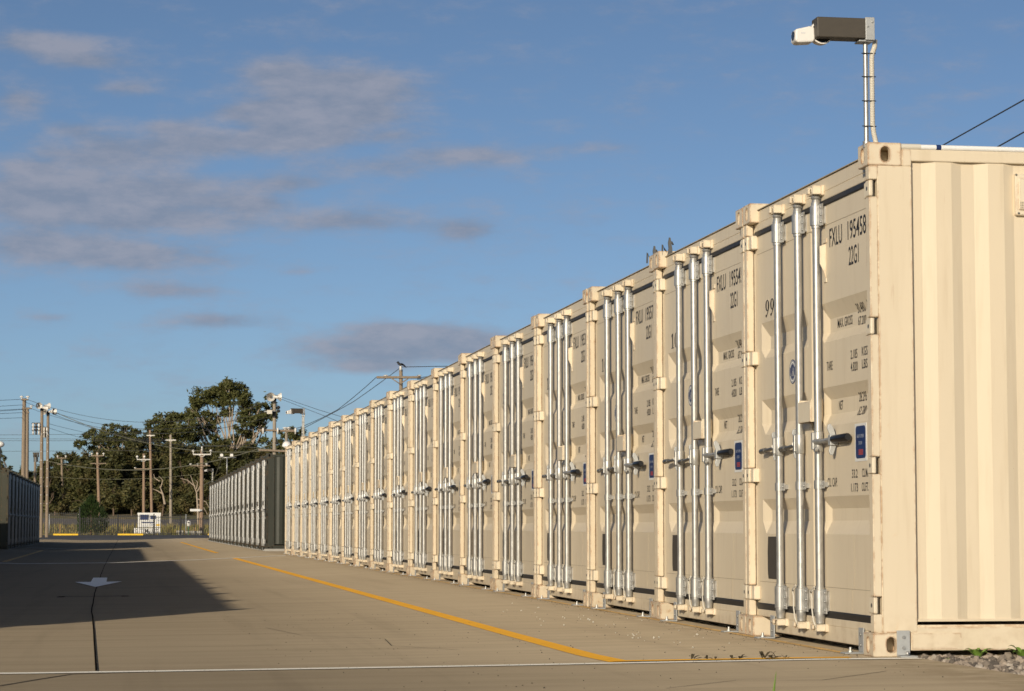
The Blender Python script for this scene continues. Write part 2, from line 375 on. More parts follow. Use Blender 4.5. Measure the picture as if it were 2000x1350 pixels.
def corrugated(x0, x1, z0, z1, yo, yi, first, m, side, horiz=False):
    """side sheet: outer flat, slope in, inner flat, slope out"""
    xs = []; seq = [(.070, 'o'), (.084, 'f'), (.060, 'i'), (.066, 'f')]
    pts = [(x0, yi), (first, yi)]; x = first
    while x < x1-.3:
        pts += [(x+.070, yo), (x+.154, yo), (x+.212, yi), (x+.280, yi)]; x += .280
    pts.append((x1, yi))
    v = []; f = []
    for (a, b) in pts:
        yy = b if side < 0 else CW-b
        v += [(a, yy, z0), (a, yy, z1)]
    for i in range(len(pts)-1): f.append((2*i, 2*i+2, 2*i+3, 2*i+1))
    return MB().add(v, f)
HZ = (.255, .955, 1.657, 2.358)
RODS = (1.755, 1.335, .98)
def lettering(items, conform=True, off=.0014):
    """(text, left y, base z, height, width) -> one mesh lying on the door sheet"""
    bm = bmesh.new()
    for txt, yl, z0, h, w in items:
        cu = bpy.data.curves.new('t', 'FONT'); cu.body = txt; cu.resolution_u = 3; cu.offset = .006
        o = bpy.data.objects.new('t', cu); C.objects.link(o)
        dg = bpy.context.evaluated_depsgraph_get(); me = bpy.data.meshes.new_from_object(o.evaluated_get(dg))
        bpy.data.objects.remove(o); bpy.data.curves.remove(cu)
        xs = [v.co.x for v in me.vertices]; ys = [v.co.y for v in me.vertices]
        x0, x1, y1 = min(xs), max(xs), max(ys); yb = 0.0
        for v in me.vertices: v.co = (0, yl-(v.co.x-x0)/(x1-x0)*w, z0+(v.co.y-yb)/(y1-yb)*h)
        bm.from_mesh(me); bpy.data.meshes.remove(me)
    bmesh.ops.triangulate(bm, faces=bm.faces)
    if conform:
        for q in ZR:
            for zz in q:
                bmesh.ops.bisect_plane(bm, geom=bm.verts[:]+bm.edges[:]+bm.faces[:], plane_co=(0, 0, zz), plane_no=(0, 0, 1), dist=1e-5)
        for v in bm.verts: v.co.x = door_x(v.co.z)-off
    for f in bm.faces:
        f.normal_update()
        if f.normal.x > 0: f.normal_flip()
    me = bpy.data.meshes.new('lettering'); bm.to_mesh(me); bm.free(); return me
def big_digits(txt, yl, z0, h, w, off=.0014):
    """thick-and-thin numerals"""
    mb = MB(); cw = w/len(txt)
    def ring(cx, cy, rx, ry, ix, iy, n=24):
        o = [(cx+rx*math.cos(2*math.pi*i/n), cy+ry*math.sin(2*math.pi*i/n)) for i in range(n)]
        q = [(cx+ix*math.cos(2*math.pi*i/n), cy+iy*math.sin(2*math.pi*i/n)) for i in range(n)]
        return o+q, [(i, (i+1) % n, n+(i+1) % n, n+i) for i in range(n)]
    def put(vs, fs, k): mb.add([(0, yl-k*cw-a*cw, z0+b*h) for a, b in vs], fs)
    for k, ch in enumerate(txt):
        if ch == '0': put(*ring(.46, .5, .40, .5, .16, .46), k)
        elif ch in '96':
            fl = (lambda a, b: (a, b)) if ch == '9' else (lambda a, b: (.92-a, 1-b))
            v, f = ring(.44, .68, .38, .32, .15, .27); put([fl(a, b) for a, b in v], f, k)
            v = []; n = 10
            for i in range(n+1):
                t = i/n; ang = .25*math.pi*(1-t)-1.0*t
                a = .82-.55*t**1.7; b = .66-.62*t; wd = .11*(1-t)+.05
                v += [(a, b), (a-wd-.06*(1-t), b+.03)]
            put([fl(a, b) for a, b in v], [(2*i, 2*i+1, 2*i+3, 2*i+2) for i in range(n)], k)
            v = [(.20+.12*math.cos(i*.6283), .10+.085*math.sin(i*.6283)) for i in range(10)]; put([fl(a, b) for a, b in v], [tuple(range(10))], k)
        elif ch == '1':
            put([(.36, .05), (.60, .05), (.60, 1), (.36, 1)], [(0, 1, 2, 3)], k); put([(.14, 0), (.82, 0), (.82, .06), (.14, .06)], [(0, 1, 2, 3)], k)
            put([(.36, 1), (.36, .88), (.12, .78), (.12, .84)], [(0, 1, 2, 3)], k)
        else:
            me = lettering([(ch, yl-k*cw-.06*cw, z0, h, cw*.8)], False); o = len(mb.v)
            mb.add([v.co[:] for v in me.vertices], [tuple(q.vertices) for q in me.polygons])
    bm = bmesh.new(); me = mb.mesh('number', M['ink']); bm.from_mesh(me)
    for q in ZR:
        for zz in q: bmesh.ops.bisect_plane(bm, geom=bm.verts[:]+bm.edges[:]+bm.faces[:], plane_co=(0, 0, zz), plane_no=(0, 0, 1), dist=1e-5)
    for v in bm.verts: v.co.x = door_x(v.co.z)-off
    bm.to_mesh(me); bm.free(); return me
def leaf_sheet(y0, y1, ya, yb):
    zs = sorted({.195, 2.395} | {z for q in ZR for z in q}); ys = [y0, ya, ya+.075, yb-.075, yb, y1]
    v = []; f = []
    for z in zs:
        for j, y in enumerate(ys): v.append((door_x(z) if j in (2, 3) else DX, y, z))
    n = len(ys)
    for i in range(len(zs)-1):
        for j in range(n-1): f.append((i*n+j, i*n+j+1, (i+1)*n+j+1, (i+1)*n+j))
    mb = MB().add(v, f)
    mb.box(DX+.0005, DX+.05, y0, y0+.05, .195, 2.395); mb.box(DX+.0005, DX+.05, y1-.05, y1, .195, 2.395)
    mb.box(DX+.0005, DX+.05, y0+.05, y1-.05, 2.345, 2.395); mb.box(DX+.0005, DX+.05, y0+.05, y1-.05, .195, .245)
    return mb

def make_container():
    t = thing('shipping_container', 'x', 'shipping container', group='cream containers standing side by side')
    cp, cr, cf, gv = M['cream_paint'], M['cream_rusty'], M['cream_fitting'], M['galvanised']
    for sx in (1, -1):
        for sy in (1, -1):
            for sz in (1, -1): ob('corner_casting', casting_mesh('corner_casting', sx, sy, sz, M['casting_rusty']), t)
    for s in (1, -1):                                      # door posts with the hinge cut-outs
        Y = (lambda y: y) if s > 0 else (lambda y: CW-y)
        b = MB()
        def bx(x0, x1, y0, y1, z0, z1): b.box(x0, x1, min(Y(y0), Y(y1)), max(Y(y0), Y(y1)), z0, z1)
        bx(.050, .232, .003, .046, .119, 2.472)
        bx(.180, .232, .003, .046, 2.4725, 2.560)
        e = .119
        for hz in HZ:
            bx(.006, .050, .003, .061, e, hz-.044); e = hz+.044
        bx(.006, .050, .003, .061, e, 2.472)
        p = b.build('corner_post', cr, t, .004)
        for hz in HZ: MB().tube([(.030, Y(.030), hz-.042), (.030, Y(.030), hz+.042)], .010, 10).build('hinge_pin', M['dark_steel'], p)
        MB().box(CL-.15, CL-.008, min(Y(.006), Y(.1)), max(Y(.006), Y(.1)), .119, 2.472).build('corner_post', cr, t, .004)
    b = MB().box(DX-.004, .19, .064, 2.374, 2.424, 2.470); b.box(DX-.004, .19, .164, 2.274, 2.470, 2.546)
    hd = b.build('door_header', cp, t, .003)
    MB().box(DX-.014, .17, .166, 2.272, 2.5465, 2.551).build('drip_strip', M['seam'], hd)
    b = MB().box(DX-.006, .19, .164, 2.274, .118, .158)
    b.box(DX-.006, .19, .262, 2.035, .036, .118); b.box(DX-.004, .19, .062, .164, .1185, .158); b.box(DX-.004, .19, 2.274, 2.376, .1185, .158)
    b.build('door_sill', cp, t, .003)
    MB().box(.12, .19, .17, 2.26, .02, .117).build('sill_shade_block', M['dark_bit'], t)  # dark-coloured block behind the sill, standing in for the shade in its openings
    for s in (-1, 1):
        corrugated(.236, CL-.155, .176, 2.51, .014, .032, .292-.0, cp, s).build('side_wall', cp, t)
        Y = (lambda y: y) if s < 0 else (lambda y: CW-y)
        y0, y1 = sorted((Y(.005), Y(.065)))
        MB().box(.180, CL-.18, y0, y1, 2.500, 2.561).build('top_rail', cp, t, .006, 2)
        b = MB().box(.193, CL-.19, y0, y1, .030, .147)
        r = b.build('bottom_rail', cr, t, .003)
        q = MB().tube([(.190, Y(.012), .1515), (CL-.19, Y(.012), .1515)], .0062, 8)
        ya, yb = sorted((Y(.0025), Y(.006))); q.box(.20, .46, ya, yb, .036, .118)
        q.build('lip_and_patch', cr, r)
        ya, yb = sorted((Y(.0075), Y(.0135))); MB().box(.236, CL-.155, ya, yb, .174, .186).build('wall_flange', cp, t)
        ya, yb = sorted((Y(.004), Y(.042)))
        v = MB().box(.785, .975, ya, yb, 2.235, 2.45)
        ya, yb = sorted((Y(-.006), Y(.004))); v.box(.80, .96, ya, yb, 2.262, 2.425)
        vc = v.build('vent_cover', cf, t, .004)
        ya, yb = sorted((Y(-.008), Y(-.0065))); MB().box(.803, .957, ya, yb, 2.268, 2.305).build('vent_grille', M['perforated'], vc)
        for bx_, bz in ((.79, 2.443), (.97, 2.443), (.80, 2.245), (.965, 2.245)): MB().ball((bx_, Y(.003), bz), .006, 8, 5).build('rivet', M['dark_steel'], vc)
    v = []; f = []; x = .17; k = 0                          # roof and blind end
    pts = []
    while x < CL-.17:
        pts += [(x, 2.53), (x+.05, 2.53), (x+.09, 2.548), (x+.14, 2.548)]; x += .18
    for a, z in pts: v += [(a, .06, z), (a, CW-.06, z)]
    for i in range(len(pts)-1): f.append((2*i, 2*i+2, 2*i+3, 2*i+1))
    MB().add(v, f).build('roof', cp, t)
    v = []; f = []; pts = []; y = .1
    while y < CW-.2: pts += [(y, CL-.02), (y+.09, CL-.02), (y+.14, CL-.06), (y+.2, CL-.06)]; y += .25
    for a, x_ in pts: v += [(x_, a, .1), (x_, a, 2.54)]
    for i in range(len(pts)-1): f.append((2*i, 2*i+2, 2*i+3, 2*i+1))
    MB().add(v, f).build('end_wall', cp, t)
    # door leaves
    dr = leaf_sheet(.066, 1.166, .13, 1.045).build('door', cp, t); dl = leaf_sheet(1.212, 2.370, 1.27, 2.243).build('door', cp, t)
    for d, (ya, yb) in ((dr, (.062, 1.166)), (dl, (1.166, 2.374))):
        b = MB()
        zt = lambda y: 2.392 + .0*y
        b.prism([(DX-.003, 2.4235), (DX+.03, 2.4235), (DX+.03, 2.393), (DX-.007, 2.393), (DX-.009, 2.398)], 1, ya, yb)
        b.prism([(DX-.003, .1585), (DX+.03, .1585), (DX+.03, .197), (DX-.007, .197), (DX-.009, .190)], 1, ya, yb)
        if d is dl: b.box(DX+.012, DX+.045, 1.1665, 1.2115, .1975, 2.3925); b.box(DX+.006, DX+.03, 2.3705, 2.3765, .1975, 2.3925)
        else: b.box(DX+.006, DX+.03, .0612, .0655, .1975, 2.3925)
        b.build('door_gasket', M['rubber'], d)
        for z in (2.284, .323): MB().box(DX-.0012, DX+.001, ya+.02, yb-.05, z-.0016, z+.0016).build('weld_seam', M['seam'], d)
        if d is dr: MB().box(DX-.001, DX+.001, .52, .523, .20, .321).build('weld_seam', M['seam'], d); MB().box(DX-.001, DX+.001, .48, .482, .325, .60).build('weld_seam', M['seam'], d)
        s = 1 if d is dr else -1
        Y = (lambda y: y) if s > 0 else (lambda y: CW-y)
        h = None
        for hz in HZ:
            b = MB(); y0, y1 = sorted((Y(.0035), Y(.066))); b.box(.0055, .027, y0, y1, hz-.041, hz+.041)
            y0, y1 = sorted((Y(.064), Y(.128))); b.prism([(y0, hz-.041), (y1, hz-.041), (y1, hz+.041), (y0, hz+.041)], 0, .018, DX+.001)
            h = b.build('hinge', cf, d, .006, 2)
            MB().tube([(.0045, Y(.040), hz), (.0056, Y(.040), hz)], .011, 10).build('hinge_bolt', M['dark_steel'], d)
    # writing on the right leaf
    L = [('22G1', .515, 2.02, .098, .17), ('MAX. GROSS', .835, 1.716, .050, .262), ('30.480', .478, 1.764, .050, .135), ('KGS', .285, 1.768, .050, .095),
         ('67.200', .475, 1.700, .046, .135), ('LBS', .285, 1.704, .046, .092), ('TARE', .925, 1.490, .048, .105), ('2.185', .500, 1.524, .047, .115), ('KGS', .310, 1.528, .047, .095),
         ('4.820', .500, 1.459, .047, .118), ('LBS', .310, 1.462, .047, .092), ('NET', .828, 1.274, .048, .075), ('28.295', .475, 1.300, .048, .13), ('KGS', .285, 1.303, .048, .095),
         ('62.380', .475, 1.228, .047, .13), ('LBS', .285, 1.231, .047, .092), ('CU. CAP.', .930, .862, .048, .175), ('33.2', .500, .902, .044, .095), ('CU.M.', .328, .903, .044, .10),
         ('1.173', .515, .830, .044, .115), ('CU.FT.', .335, .831, .044, .11)]
    me = lettering(L); me.materials.append(M['ink']); ob('stencil_lettering', me, dr)
    x = DX-.002
    pl = MB().box(x, DX+.0005, .245, .440, .985, 1.181).build('placard', M['label_white'], dr)
    n = 6; rr = .03
    def rrect(y0, y1, z0, z1, r):
        o = []
        for cy, cz, a0 in ((y1-r, z1-r, 0), (y0+r, z1-r, 90), (y0+r, z0+r, 180), (y1-r, z0+r, 270)):
            for i in range(n+1):
                a = R(a0+90*i/n); o.append((cy+r*math.cos(a), cz+r*math.sin(a)))
        return o
    pl2 = MB().prism(rrect(.262, .424, 1.0, 1.168, .022), 0, x-.001, x-.0002).build('placard_panel', M['navy'], dr)
    me = lettering([('EASY OPEN', .400, 1.107, .017, .115), ('DOOR', .372, 1.071, .017, .058)], False)
    for v_ in me.vertices: v_.co.x = x-.0018
    me.materials.append(M['label_grey']); ob('placard_text', me, dr)
    b = MB()
    for z in (1.018, 1.028, 1.038): b.box(x-.0018, x-.0010, .305, .376, z, z+.008)
    b.build('placard_bar', M['label_red'], dr)
    # left leaf: round emblem and dark patch
    b = MB(); cy, cz = 1.583, 1.529
    b.prism([(cy+.070*math.cos(2*math.pi*i/32), cz+.070*math.sin(2*math.pi*i/32)) for i in range(32)], 0, DX-.0016, DX+.0005)
    em = b.build('emblem', M['navy'], dl)
    b = MB()
    def ringp(r0, r1, a0=0, a1=360, k=36):
        for i in range(k):
            p, q = R(a0+(a1-a0)*i/k), R(a0+(a1-a0)*(i+1)/k)
            b.add([(DX-.0024, cy+r*math.cos(w), cz+r*math.sin(w)) for r, w in ((r0, p), (r1, p), (r1, q), (r0, q))], [(0, 1, 2, 3)])
    ringp(.060, .063); ringp(.043, .045); ringp(.048, .057, 30, 150, 11); ringp(.048, .057, 205, 335, 13)
    for i in range(7): b.add([(DX-.0024, cy-.03+i*.009+.004*dy, cz-.025+.05*dz*(.5+.5*math.sin(i))) for dy, dz in ((0, 0), (1, 0), (1.6, 1), (.6, 1))], [(0, 1, 2, 3)])
    b.build('emblem_mark', M['label_white'], dl)
    b = MB(); b.prism([(2.128, .590), (2.140, .50), (2.138, .38), (2.126, .343), (1.82, .343), (1.82, .590)], 0, DX-.003, DX+.0005); b.build('mesh_patch', M['mesh_pad'], dl)
    # hasp bracket and lock box
    b = MB().prism([(DX+.001, 2.185), (.024, 2.17), (.024, 2.075), (.046, 2.03), (DX+.001, 1.985)], 1, .925, .932)
    b.box(DX-.006, DX+.0005, .898, .963, 2.187, 2.212); b.box(DX-.006, DX+.0005, .908, .953, 1.972, 1.995)
    b.build('hasp_bracket', cf, dr, .0015)
    b = MB(); x0, x1, y0, y1, z0, z1 = -.015, DX+.0005, 1.008, 1.236, 1.218, 1.332
    b.box(x0, x0+.006, y0, y1, z0, z1); b.box(x0+.006, x1, y0, y0+.006, z0, z1+.012); b.box(x0+.006, x1, y1-.006, y1, z0, z1+.012); b.box(x0+.006, x1, y0+.006, y1-.006, z1-.006, z1)
    b.build('lock_box', cf, dr, .002)
    # locking bars
    for k, y in enumerate(RODS):
        X = .021
        rod = MB().tube([(X, y, .178), (X, y, 2.41)], .0212, 16).build('locking_bar', gv, t)
        for z0, z1 in ((2.283, 2.402), (.180, .312)):
            b = MB().tube([(X, y, z0-.010), (X, y, z0+.004), (X, y, z0+.006), (X, y, z1-.006), (X, y, z1-.004), (X, y, z1+.010)], [.026, .026, .0325, .0325, .026, .026], 18)
            pf = [(y-.010, z0)]
            for i in range(5): zz = z0+(z1-z0)*(i+.0)/4.0; pf += [(y-.083+(.008 if i % 2 else 0), zz)]
            pf.append((y-.010, z1)); b.prism(pf, 0, .030, .038)
            b.box(.038, DX+.0005, y-.06, y+.05, z0+.012, z1-.012); b.box(.026, .034, y+.028, y+.05, z0+.01, z1-.01)
            for zz in (z0+.02, (z0+z1)/2, z1-.02): b.ball((.028, y-.066, zz), .0075, 8, 5)
            b.build('bar_guide', gv, rod)
        b = MB().tube([(X, y, .852), (X, y, .898)], .0262, 16); b.box(.030, .036, y-.065, y-.012, .854, .896); b.box(.036, DX+.0005, y-.06, y+.03, .862, .888); b.ball((.027, y-.052, .875), .007, 8, 5)
        b.build('bar_bracket', gv, rod)
        b = MB().tube([(X, y, 2.405), (X, y, 2.43), (X, y, 2.44), (X, y, 2.462)], [.027, .021, .027, .018], 14); b.box(X-.014, X+.010, y-.03, y+.036, 2.460, 2.480)
        b.build('cam', gv, rod, .0)
        b = MB().tube([(X, y, .182), (X, y, .165), (X, y, .15), (X, y, .128), (X, y, .112)], [.0285, .0285, .0245, .0235, .008], 14); b.box(X-.012, X+.010, y-.022, y+.022, .085, .112)
        b.build('cam', gv, rod)
        for z0, z1, up in ((2.452, 2.508, 1), (.082, .124, -1)):
            b = MB(); b.box(.036, DX-.003, y-.052, y+.056, z0, z1); b.box(-.012, .037, y-.052, y-.034, z0+.004, z1-.004); b.box(-.012, .037, y+.040, y+.056, z0+.004, z1-.004)
            b.box(-.016, -.002, y+.022, y+.058, z0+.012, z1-.006); b.box(-.006, .037, y-.034, y+.040, (z1-.012 if up < 0 else z0+.004), (z1-.002 if up < 0 else z0+.014))
            b.build('cam_keeper', cf, rod, .003)
        zc = 1.108
        s = -1 if k == 2 else 1
        b = MB().tube([(X, y, zc-.055), (X, y, zc+.055)], .0265, 14)
        b.box(X-.036, X+.004, y-.014, y+.014, zc-.044, zc+.050)
        b.build('handle_hub', gv, rod, .004, 2)
        x_h = .018 if s > 0 else .026
        b = MB()
        if s > 0:
            b.tube([(X-.03, y+.005, zc), (x_h, y+.06, zc-.004), (x_h, y+.13, zc-.008), (x_h, y+.235, zc-.014), (x_h, y+.33, zc-.016)], [.013, .011, .010, .011, .011], 10)
            fy = y+.080
        else:
            b.tube([(X-.02, y-.005, zc), (x_h, y-.08, zc), (x_h, y-.17, zc+.004), (x_h, y-.38, zc+.004)], [.018, .013, .013, .014], 10); b.tube([(X-.02, y-.05, zc-.045), (X-.036, y-.05, zc-.045)], .012, 8)
            fy = y-.235
        b.build('door_handle', M['dark_steel'] if s > 0 else gv, rod)
        b = MB().prism([(.048, zc-.028), (.040, zc-.055), (.030, zc-.080), (.014, zc-.078), (.008, zc-.058), (.014, zc-.032), (.020, zc-.016), (.020, zc+.016), (.012, zc+.034), (.000, zc+.060), (.004, zc+.082), (.018, zc+.088), (.032, zc+.070), (.044, zc+.036)], 1, fy-.006, fy+.006)
        b.box(.010, DX+DEEP*0+.0005, fy-.022, fy+.022, zc-.028, zc+.028)
        b.build('handle_retainer', M['dull_zinc'], rod, .003, 2)
        if s < 0: MB().tube([(x_h, y-.262, zc+.004), (x_h, y-.265, zc+.004), (x_h, y-.508, zc+.006), (x_h, y-.516, zc+.006)], [.018, .0215, .0215, .016], 14).build('handle_grip', M['black_grip'], rod)
        else: MB().tube([(x_h, y+.28, zc-.014), (x_h, y+.37, zc-.018)], .0165, 10).build('handle_end', M['dark_steel'], rod)
        if k:                                              # seal cord round the foot of the bar
            pts = [(X-.042, y-.04, .325), (X-.046, y+.02, .300), (X-.036, y+.046, .290), (X-.03, y+.044, .26), (X-.035, y+.03, .20), (X-.033, y+.012, .14), (X-.02, y+.004, .105)]
            MB().tube(pts, .0042, 6).tube([(X-.036, y+.046, .29), (X-.02, y+.05, .315), (X+.01, y+.04, .32)], .0042, 6).build('seal_cord', M['conduit'], rod)
    for y in (.312, 1.985):                                # galvanised angle feet bolted to the slab
        b = MB().box(.036, .0435, y-.035, y+.045, .0085, .132); b.box(-.062, .0435, y-.035, y+.045, .001, .0085)
        a = b.build('anchor_bracket', M['dull_zinc'], t, .002)
        MB().tube([(-.022, y, .0087), (-.022, y, .017), (-.022, y, .018), (-.022, y, .034)], [.014, .014, .007, .007], 8).build('anchor_bolt', M['galvanised'], a)
        for z in (.045, .098): MB().tube([(.0355, y, z), (.029, y, z)], .009, 8).build('anchor_bolt', M['galvanised'], a)
    return t

first = make_container()
proto_kids = list(first.children)
def serial(t, code, num):
    dr, dl = [c for c in t.children if c.name.split('.')[0] == 'door']
    if min(v.co.y for v in dr.data.vertices) > min(v.co.y for v in dl.data.vertices): dr, dl = dl, dr
    if code:
        me = lettering([(code[0], .852, 2.156, .099, .225), (code[1], .528, 2.157, .099, .312)]); me.materials.append(M['ink']); ob('serial_number', me, dr)
    if num: ob('bay_number', big_digits(num, 2.155, 1.886, .104, .105*len(num)), dl)
ORD = ['first', 'second', 'third', 'fourth', 'fifth', 'sixth', 'seventh', 'eighth', 'ninth', 'tenth', 'eleventh', 'twelfth', 'thirteenth', 'fourteenth', 'fifteenth', 'sixteenth', 'seventeenth', 'eighteenth']
CODES = ['195458', '195545', '195570', '195391', '195453', '195602', '195418', '195527', '195386', '195611', '195442', '195509']
conts = []
for k in range(18):
    c = first if k == 0 else copy_tree(first)
    conts.append(c)
rng = random.Random(3)
for k, c in enumerate(conts):
    c.location = (rng.uniform(-.012, .018) if k else 0, PITCH_Y*k+(rng.uniform(-.010, .010) if k else 0), 0)
    if k: c.rotation_euler = (0, 0, rng.uniform(-.0012, .0012))
    tv = rng.uniform(.90, 1.03) if k else 1.0; tw = rng.uniform(-.015, .02)
    for q in (c, *c.children_recursive): q.color = (tv, tv-tw*.4, tv-tw, 1)
    for bar in [q for q in c.children if q.name.startswith('locking_bar')] if k else []:
        yb = sum(v_.co.y for v_ in bar.data.vertices)/len(bar.data.vertices); an = rng.uniform(-.05, .03) * (1 if yb < 1.1 else -1)
        Rm = Matrix.Translation((.021, yb, 1.108)) @ Matrix.Rotation(an, 4, 'Z') @ Matrix.Rotation(rng.uniform(-.03, .03), 4, 'X') @ Matrix.Translation((-.021, -yb, -1.108))
        for q in bar.children:
            if q.name.split('.')[0] in ('door_handle', 'handle_grip', 'handle_end'): q.matrix_local = Rm
    if k < 12: serial(c, ('FXLU', CODES[k]), str(99+k))
    else: serial(c, None, str(99+k))
    if k == 0: c['label'] = 'cream container numbered 99 whose ribbed side fills the right edge'
    elif k == 17: c['label'] = 'last cream container of the row, beside the dark green ones'
    else: c['label'] = ORD[k] + ' cream container along the right row, counted from the camera'
# the near one also has a bracket on its exposed side
b = MB().box(.118, .186, -.0125, -.005, .0085, .131); b.box(.118, .205, -.075, -.005, .001, .0085)
a = b.build('anchor_bracket', M['dull_zinc'], first, .0015)
for z in (.045, .098): MB().tube([(.152, -.0125, z), (.152, -.019, z)], .0085, 8).build('anchor_bolt', M['galvanised'], a)
MB().tube([(.160, -.045, .0087), (.160, -.045, .03)], .009, 8).build('anchor_bolt', M['galvanised'], a)

SKIP = ('stencil_lettering', 'serial_number', 'bay_number', 'placard', 'placard_panel', 'placard_text', 'placard_bar', 'emblem', 'emblem_mark', 'mesh_patch', 'weld_seam', 'seal_cord', 'hinge_bolt', 'rivet', 'vent_grille',
        'handle_retainer', 'handle_end', 'lip_and_patch', 'hinge_pin')
def swapset(pre): return {'cream_paint': M[pre+'_paint'], 'cream_rusty': M[pre+'_rusty'], 'casting_rusty': M[pre+'_rusty'], 'cream_fitting': M[pre+'_rusty']}
# dark green row beyond the cream one
for k in range(16):
    c = copy_tree(conts[4], None, swapset('dark_green'), SKIP); c.location = (-.07, 51.1+2.78*k, gz(-.07, 60)); c['group'] = 'dark green containers with pale locking bars'
    c['label'] = 'dark green container nearest the camera, its end wall beside the last cream one' if k == 0 else ('farthest dark green container, next to the far fence' if k == 15 else ORD[k] + ' dark green container counted from the one beside the cream row')
    if k == 0: MB().box(.62, .80, -.012, .004, 1.36, 1.56).build('paper_notice', M['label_white'], c)
# olive row along the left of the driveway: the last block is in the picture, the others stand left of it and shade the concrete
def left_row(n, x, y0, pitch, z, grp, lab, far):
    for k in range(n):
        c = copy_tree(conts[4], None, swapset('olive'), SKIP + (() if far else ('vent_cover', 'hasp_bracket', 'lock_box', 'bar_bracket', 'cam', 'door_handle', 'handle_hub', 'hinge', 'anchor_bracket')))
        c.rotation_euler = (0, 0, math.pi); c.location = (x, y0+pitch*k+CW, z); c['group'] = grp; c['label'] = lab(k)
left_row(13, -7.47, .2, PITCH_Y, -.04, 'olive containers left of the frame', lambda k: 'olive container left of the frame, ' + ORD[k] + ' of the near block shading the concrete', False)
left_row(10, -7.97, 34.2, 2.65, -.10, 'olive containers left of the frame', lambda k: 'olive container left of the frame, ' + ORD[k] + ' of the middle block', False)
left_row(11, -7.49, 65.9, 2.5, -.085, 'olive containers at the far left', lambda k: 'nearest olive container at the far left, its end wall in the sun' if k == 0 else 'olive container at the far left, door side in shade, ' + ORD[k] + ' from its sunlit end', True)

# ------------------------------------------------------------------ ground
def struct(o): return tag(o, kind='structure')
struct(MB().add([(-900, -120, -.32), (900, -120, -.32), (900, 1800, -.32), (-900, 1800, -.32)], [(0, 1, 2, 3)]).build('ground', M['earth']))
xs = [-22, -20, -15, -11, -9, -7.5, -6, -5, -4, -3.1, -2.2, -1.3, -.3, .0]; ys = [-30, -20, -12, -8, -4, -.1, 4] + [10*i for i in range(1, 13)]
v = []; f = []
for y in ys:
    for i, x in enumerate(xs): v.append((x, y, gz(x, y)))
n = len(xs)
for j in range(len(ys)-1):
    for i in range(n-1): f.append((j*n+i, j*n+i+1, (j+1)*n+i+1, (j+1)*n+i))
mb = MB().add(v, f)
mb.add([(0, -30, 0), (-.55, -8, 0), (.2, -8, 0)], []) if False else None
# strip between the row and the slab edge, with the edge's thickness
e = [(.0, -30), (.0, -4), (.0, -.1), (.0, 4), (.0, 120)]
mb.add([(0, -30, 0), (0, -20, 0), (0, -12, 0), (0, -8, 0), (0, -4, 0), (0, -.1, 0), (0, .012, 0), (.21, .012, 0), (.195, -.1, 0), (-.08, -4, 0)][5:9], [(0, 1, 2, 3)][:0])
mb.add([(0, -30, 0), (.20, -30, 0), (.20, .02, 0), (0, .02, 0), (.20, -30, -.1), (.20, .02, -.1), (7, .02, 0), (7, 120, 0), (0, 120, 0), (7, .02, -.1)], [(0, 1, 2, 3), (1, 4, 5, 2), (3, 6, 7, 8), (2, 5, 9, 6)])
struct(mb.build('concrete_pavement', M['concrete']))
def strip(name, pts, w, m, parent=None, dz=.003, step=1.0):
    """a painted band following the ground"""
    mb = MB()
    for (x0, y0), (x1, y1) in zip(pts, pts[1:]):
        L = math.hypot(x1-x0, y1-y0); k = max(1, int(L/step)); nx, ny = -(y1-y0)/L*w/2, (x1-x0)/L*w/2; vs = []
        for i in range(k+1):
            t = i/k; x, y = x0+(x1-x0)*t, y0+(y1-y0)*t
            vs += [(x-nx, y-ny, gz(x-nx, y-ny)+dz), (x+nx, y+ny, gz(x+nx, y+ny)+dz)]
        mb.add(vs, [(2*i, 2*i+2, 2*i+3, 2*i+1) for i in range(k)])
    return mb.build(name, m, parent)
yl = strip('yellow_line', [(-1.30, -.06), (-1.338, .6), (-1.345, 3), (-1.345, 40.7)], .115, M['yellow_paint'], step=.5); struct(yl)
struct(strip('yellow_line', [(-1.33, -.015), (-.14, -.055)], .085, M['yellow_paint'], dz=.0045, step=.2))
struct(strip('yellow_line', [(-1.36, 50.5), (-1.38, 92)], .115, M['yellow_paint']))
struct(strip('yellow_line', [(-6.42, 42.6), (-6.4, 66)], .115, M['faded_yellow'])); struct(strip('yellow_line', [(-6.42, 2), (-6.42, 40)], .115, M['faded_yellow']))
struct(strip('yellow_line', [(-.03, .3), (-.03, 44)], .05, M['faded_yellow'], dz=.002))
struct(strip('white_line', [(-14, -.145), (.18, -.17)], .10, M['white_paint'], dz=.0035, step=.25))
struct(strip('white_line', [(-7.2, 40.9), (-.2, 40.95)], .62, M['ghost_white'], dz=.003, step=.25)); struct(strip('white_line', [(-7.2, 73.3), (-2.9, 73.0)], .55, M['ghost_white'], dz=.003, step=.25))
rj = random.Random(5)
pts = [(-3.81, -.10)]
y = -.1
while y < 118:
    y += 1.2 if y < 30 else 6; pts.append((lerp(y, [-.1, 3.3, 9.2, 13.4, 23.4, 41, 118], [-3.81, -3.87, -3.97, -4.01, -4.07, -4.14, -4.2])+rj.uniform(-.004, .004), y))
struct(strip('expansion_joint', pts, .0095, M['joint_black'], dz=.005, step=.4))
struct(strip('hairline_crack', [(-7, -2.6), (-4.2, -1.03), (-4.05, -.60), (-3.92, -.27), (-3.6, -.2)], .016, M['hairline'], dz=.0018, step=.3))
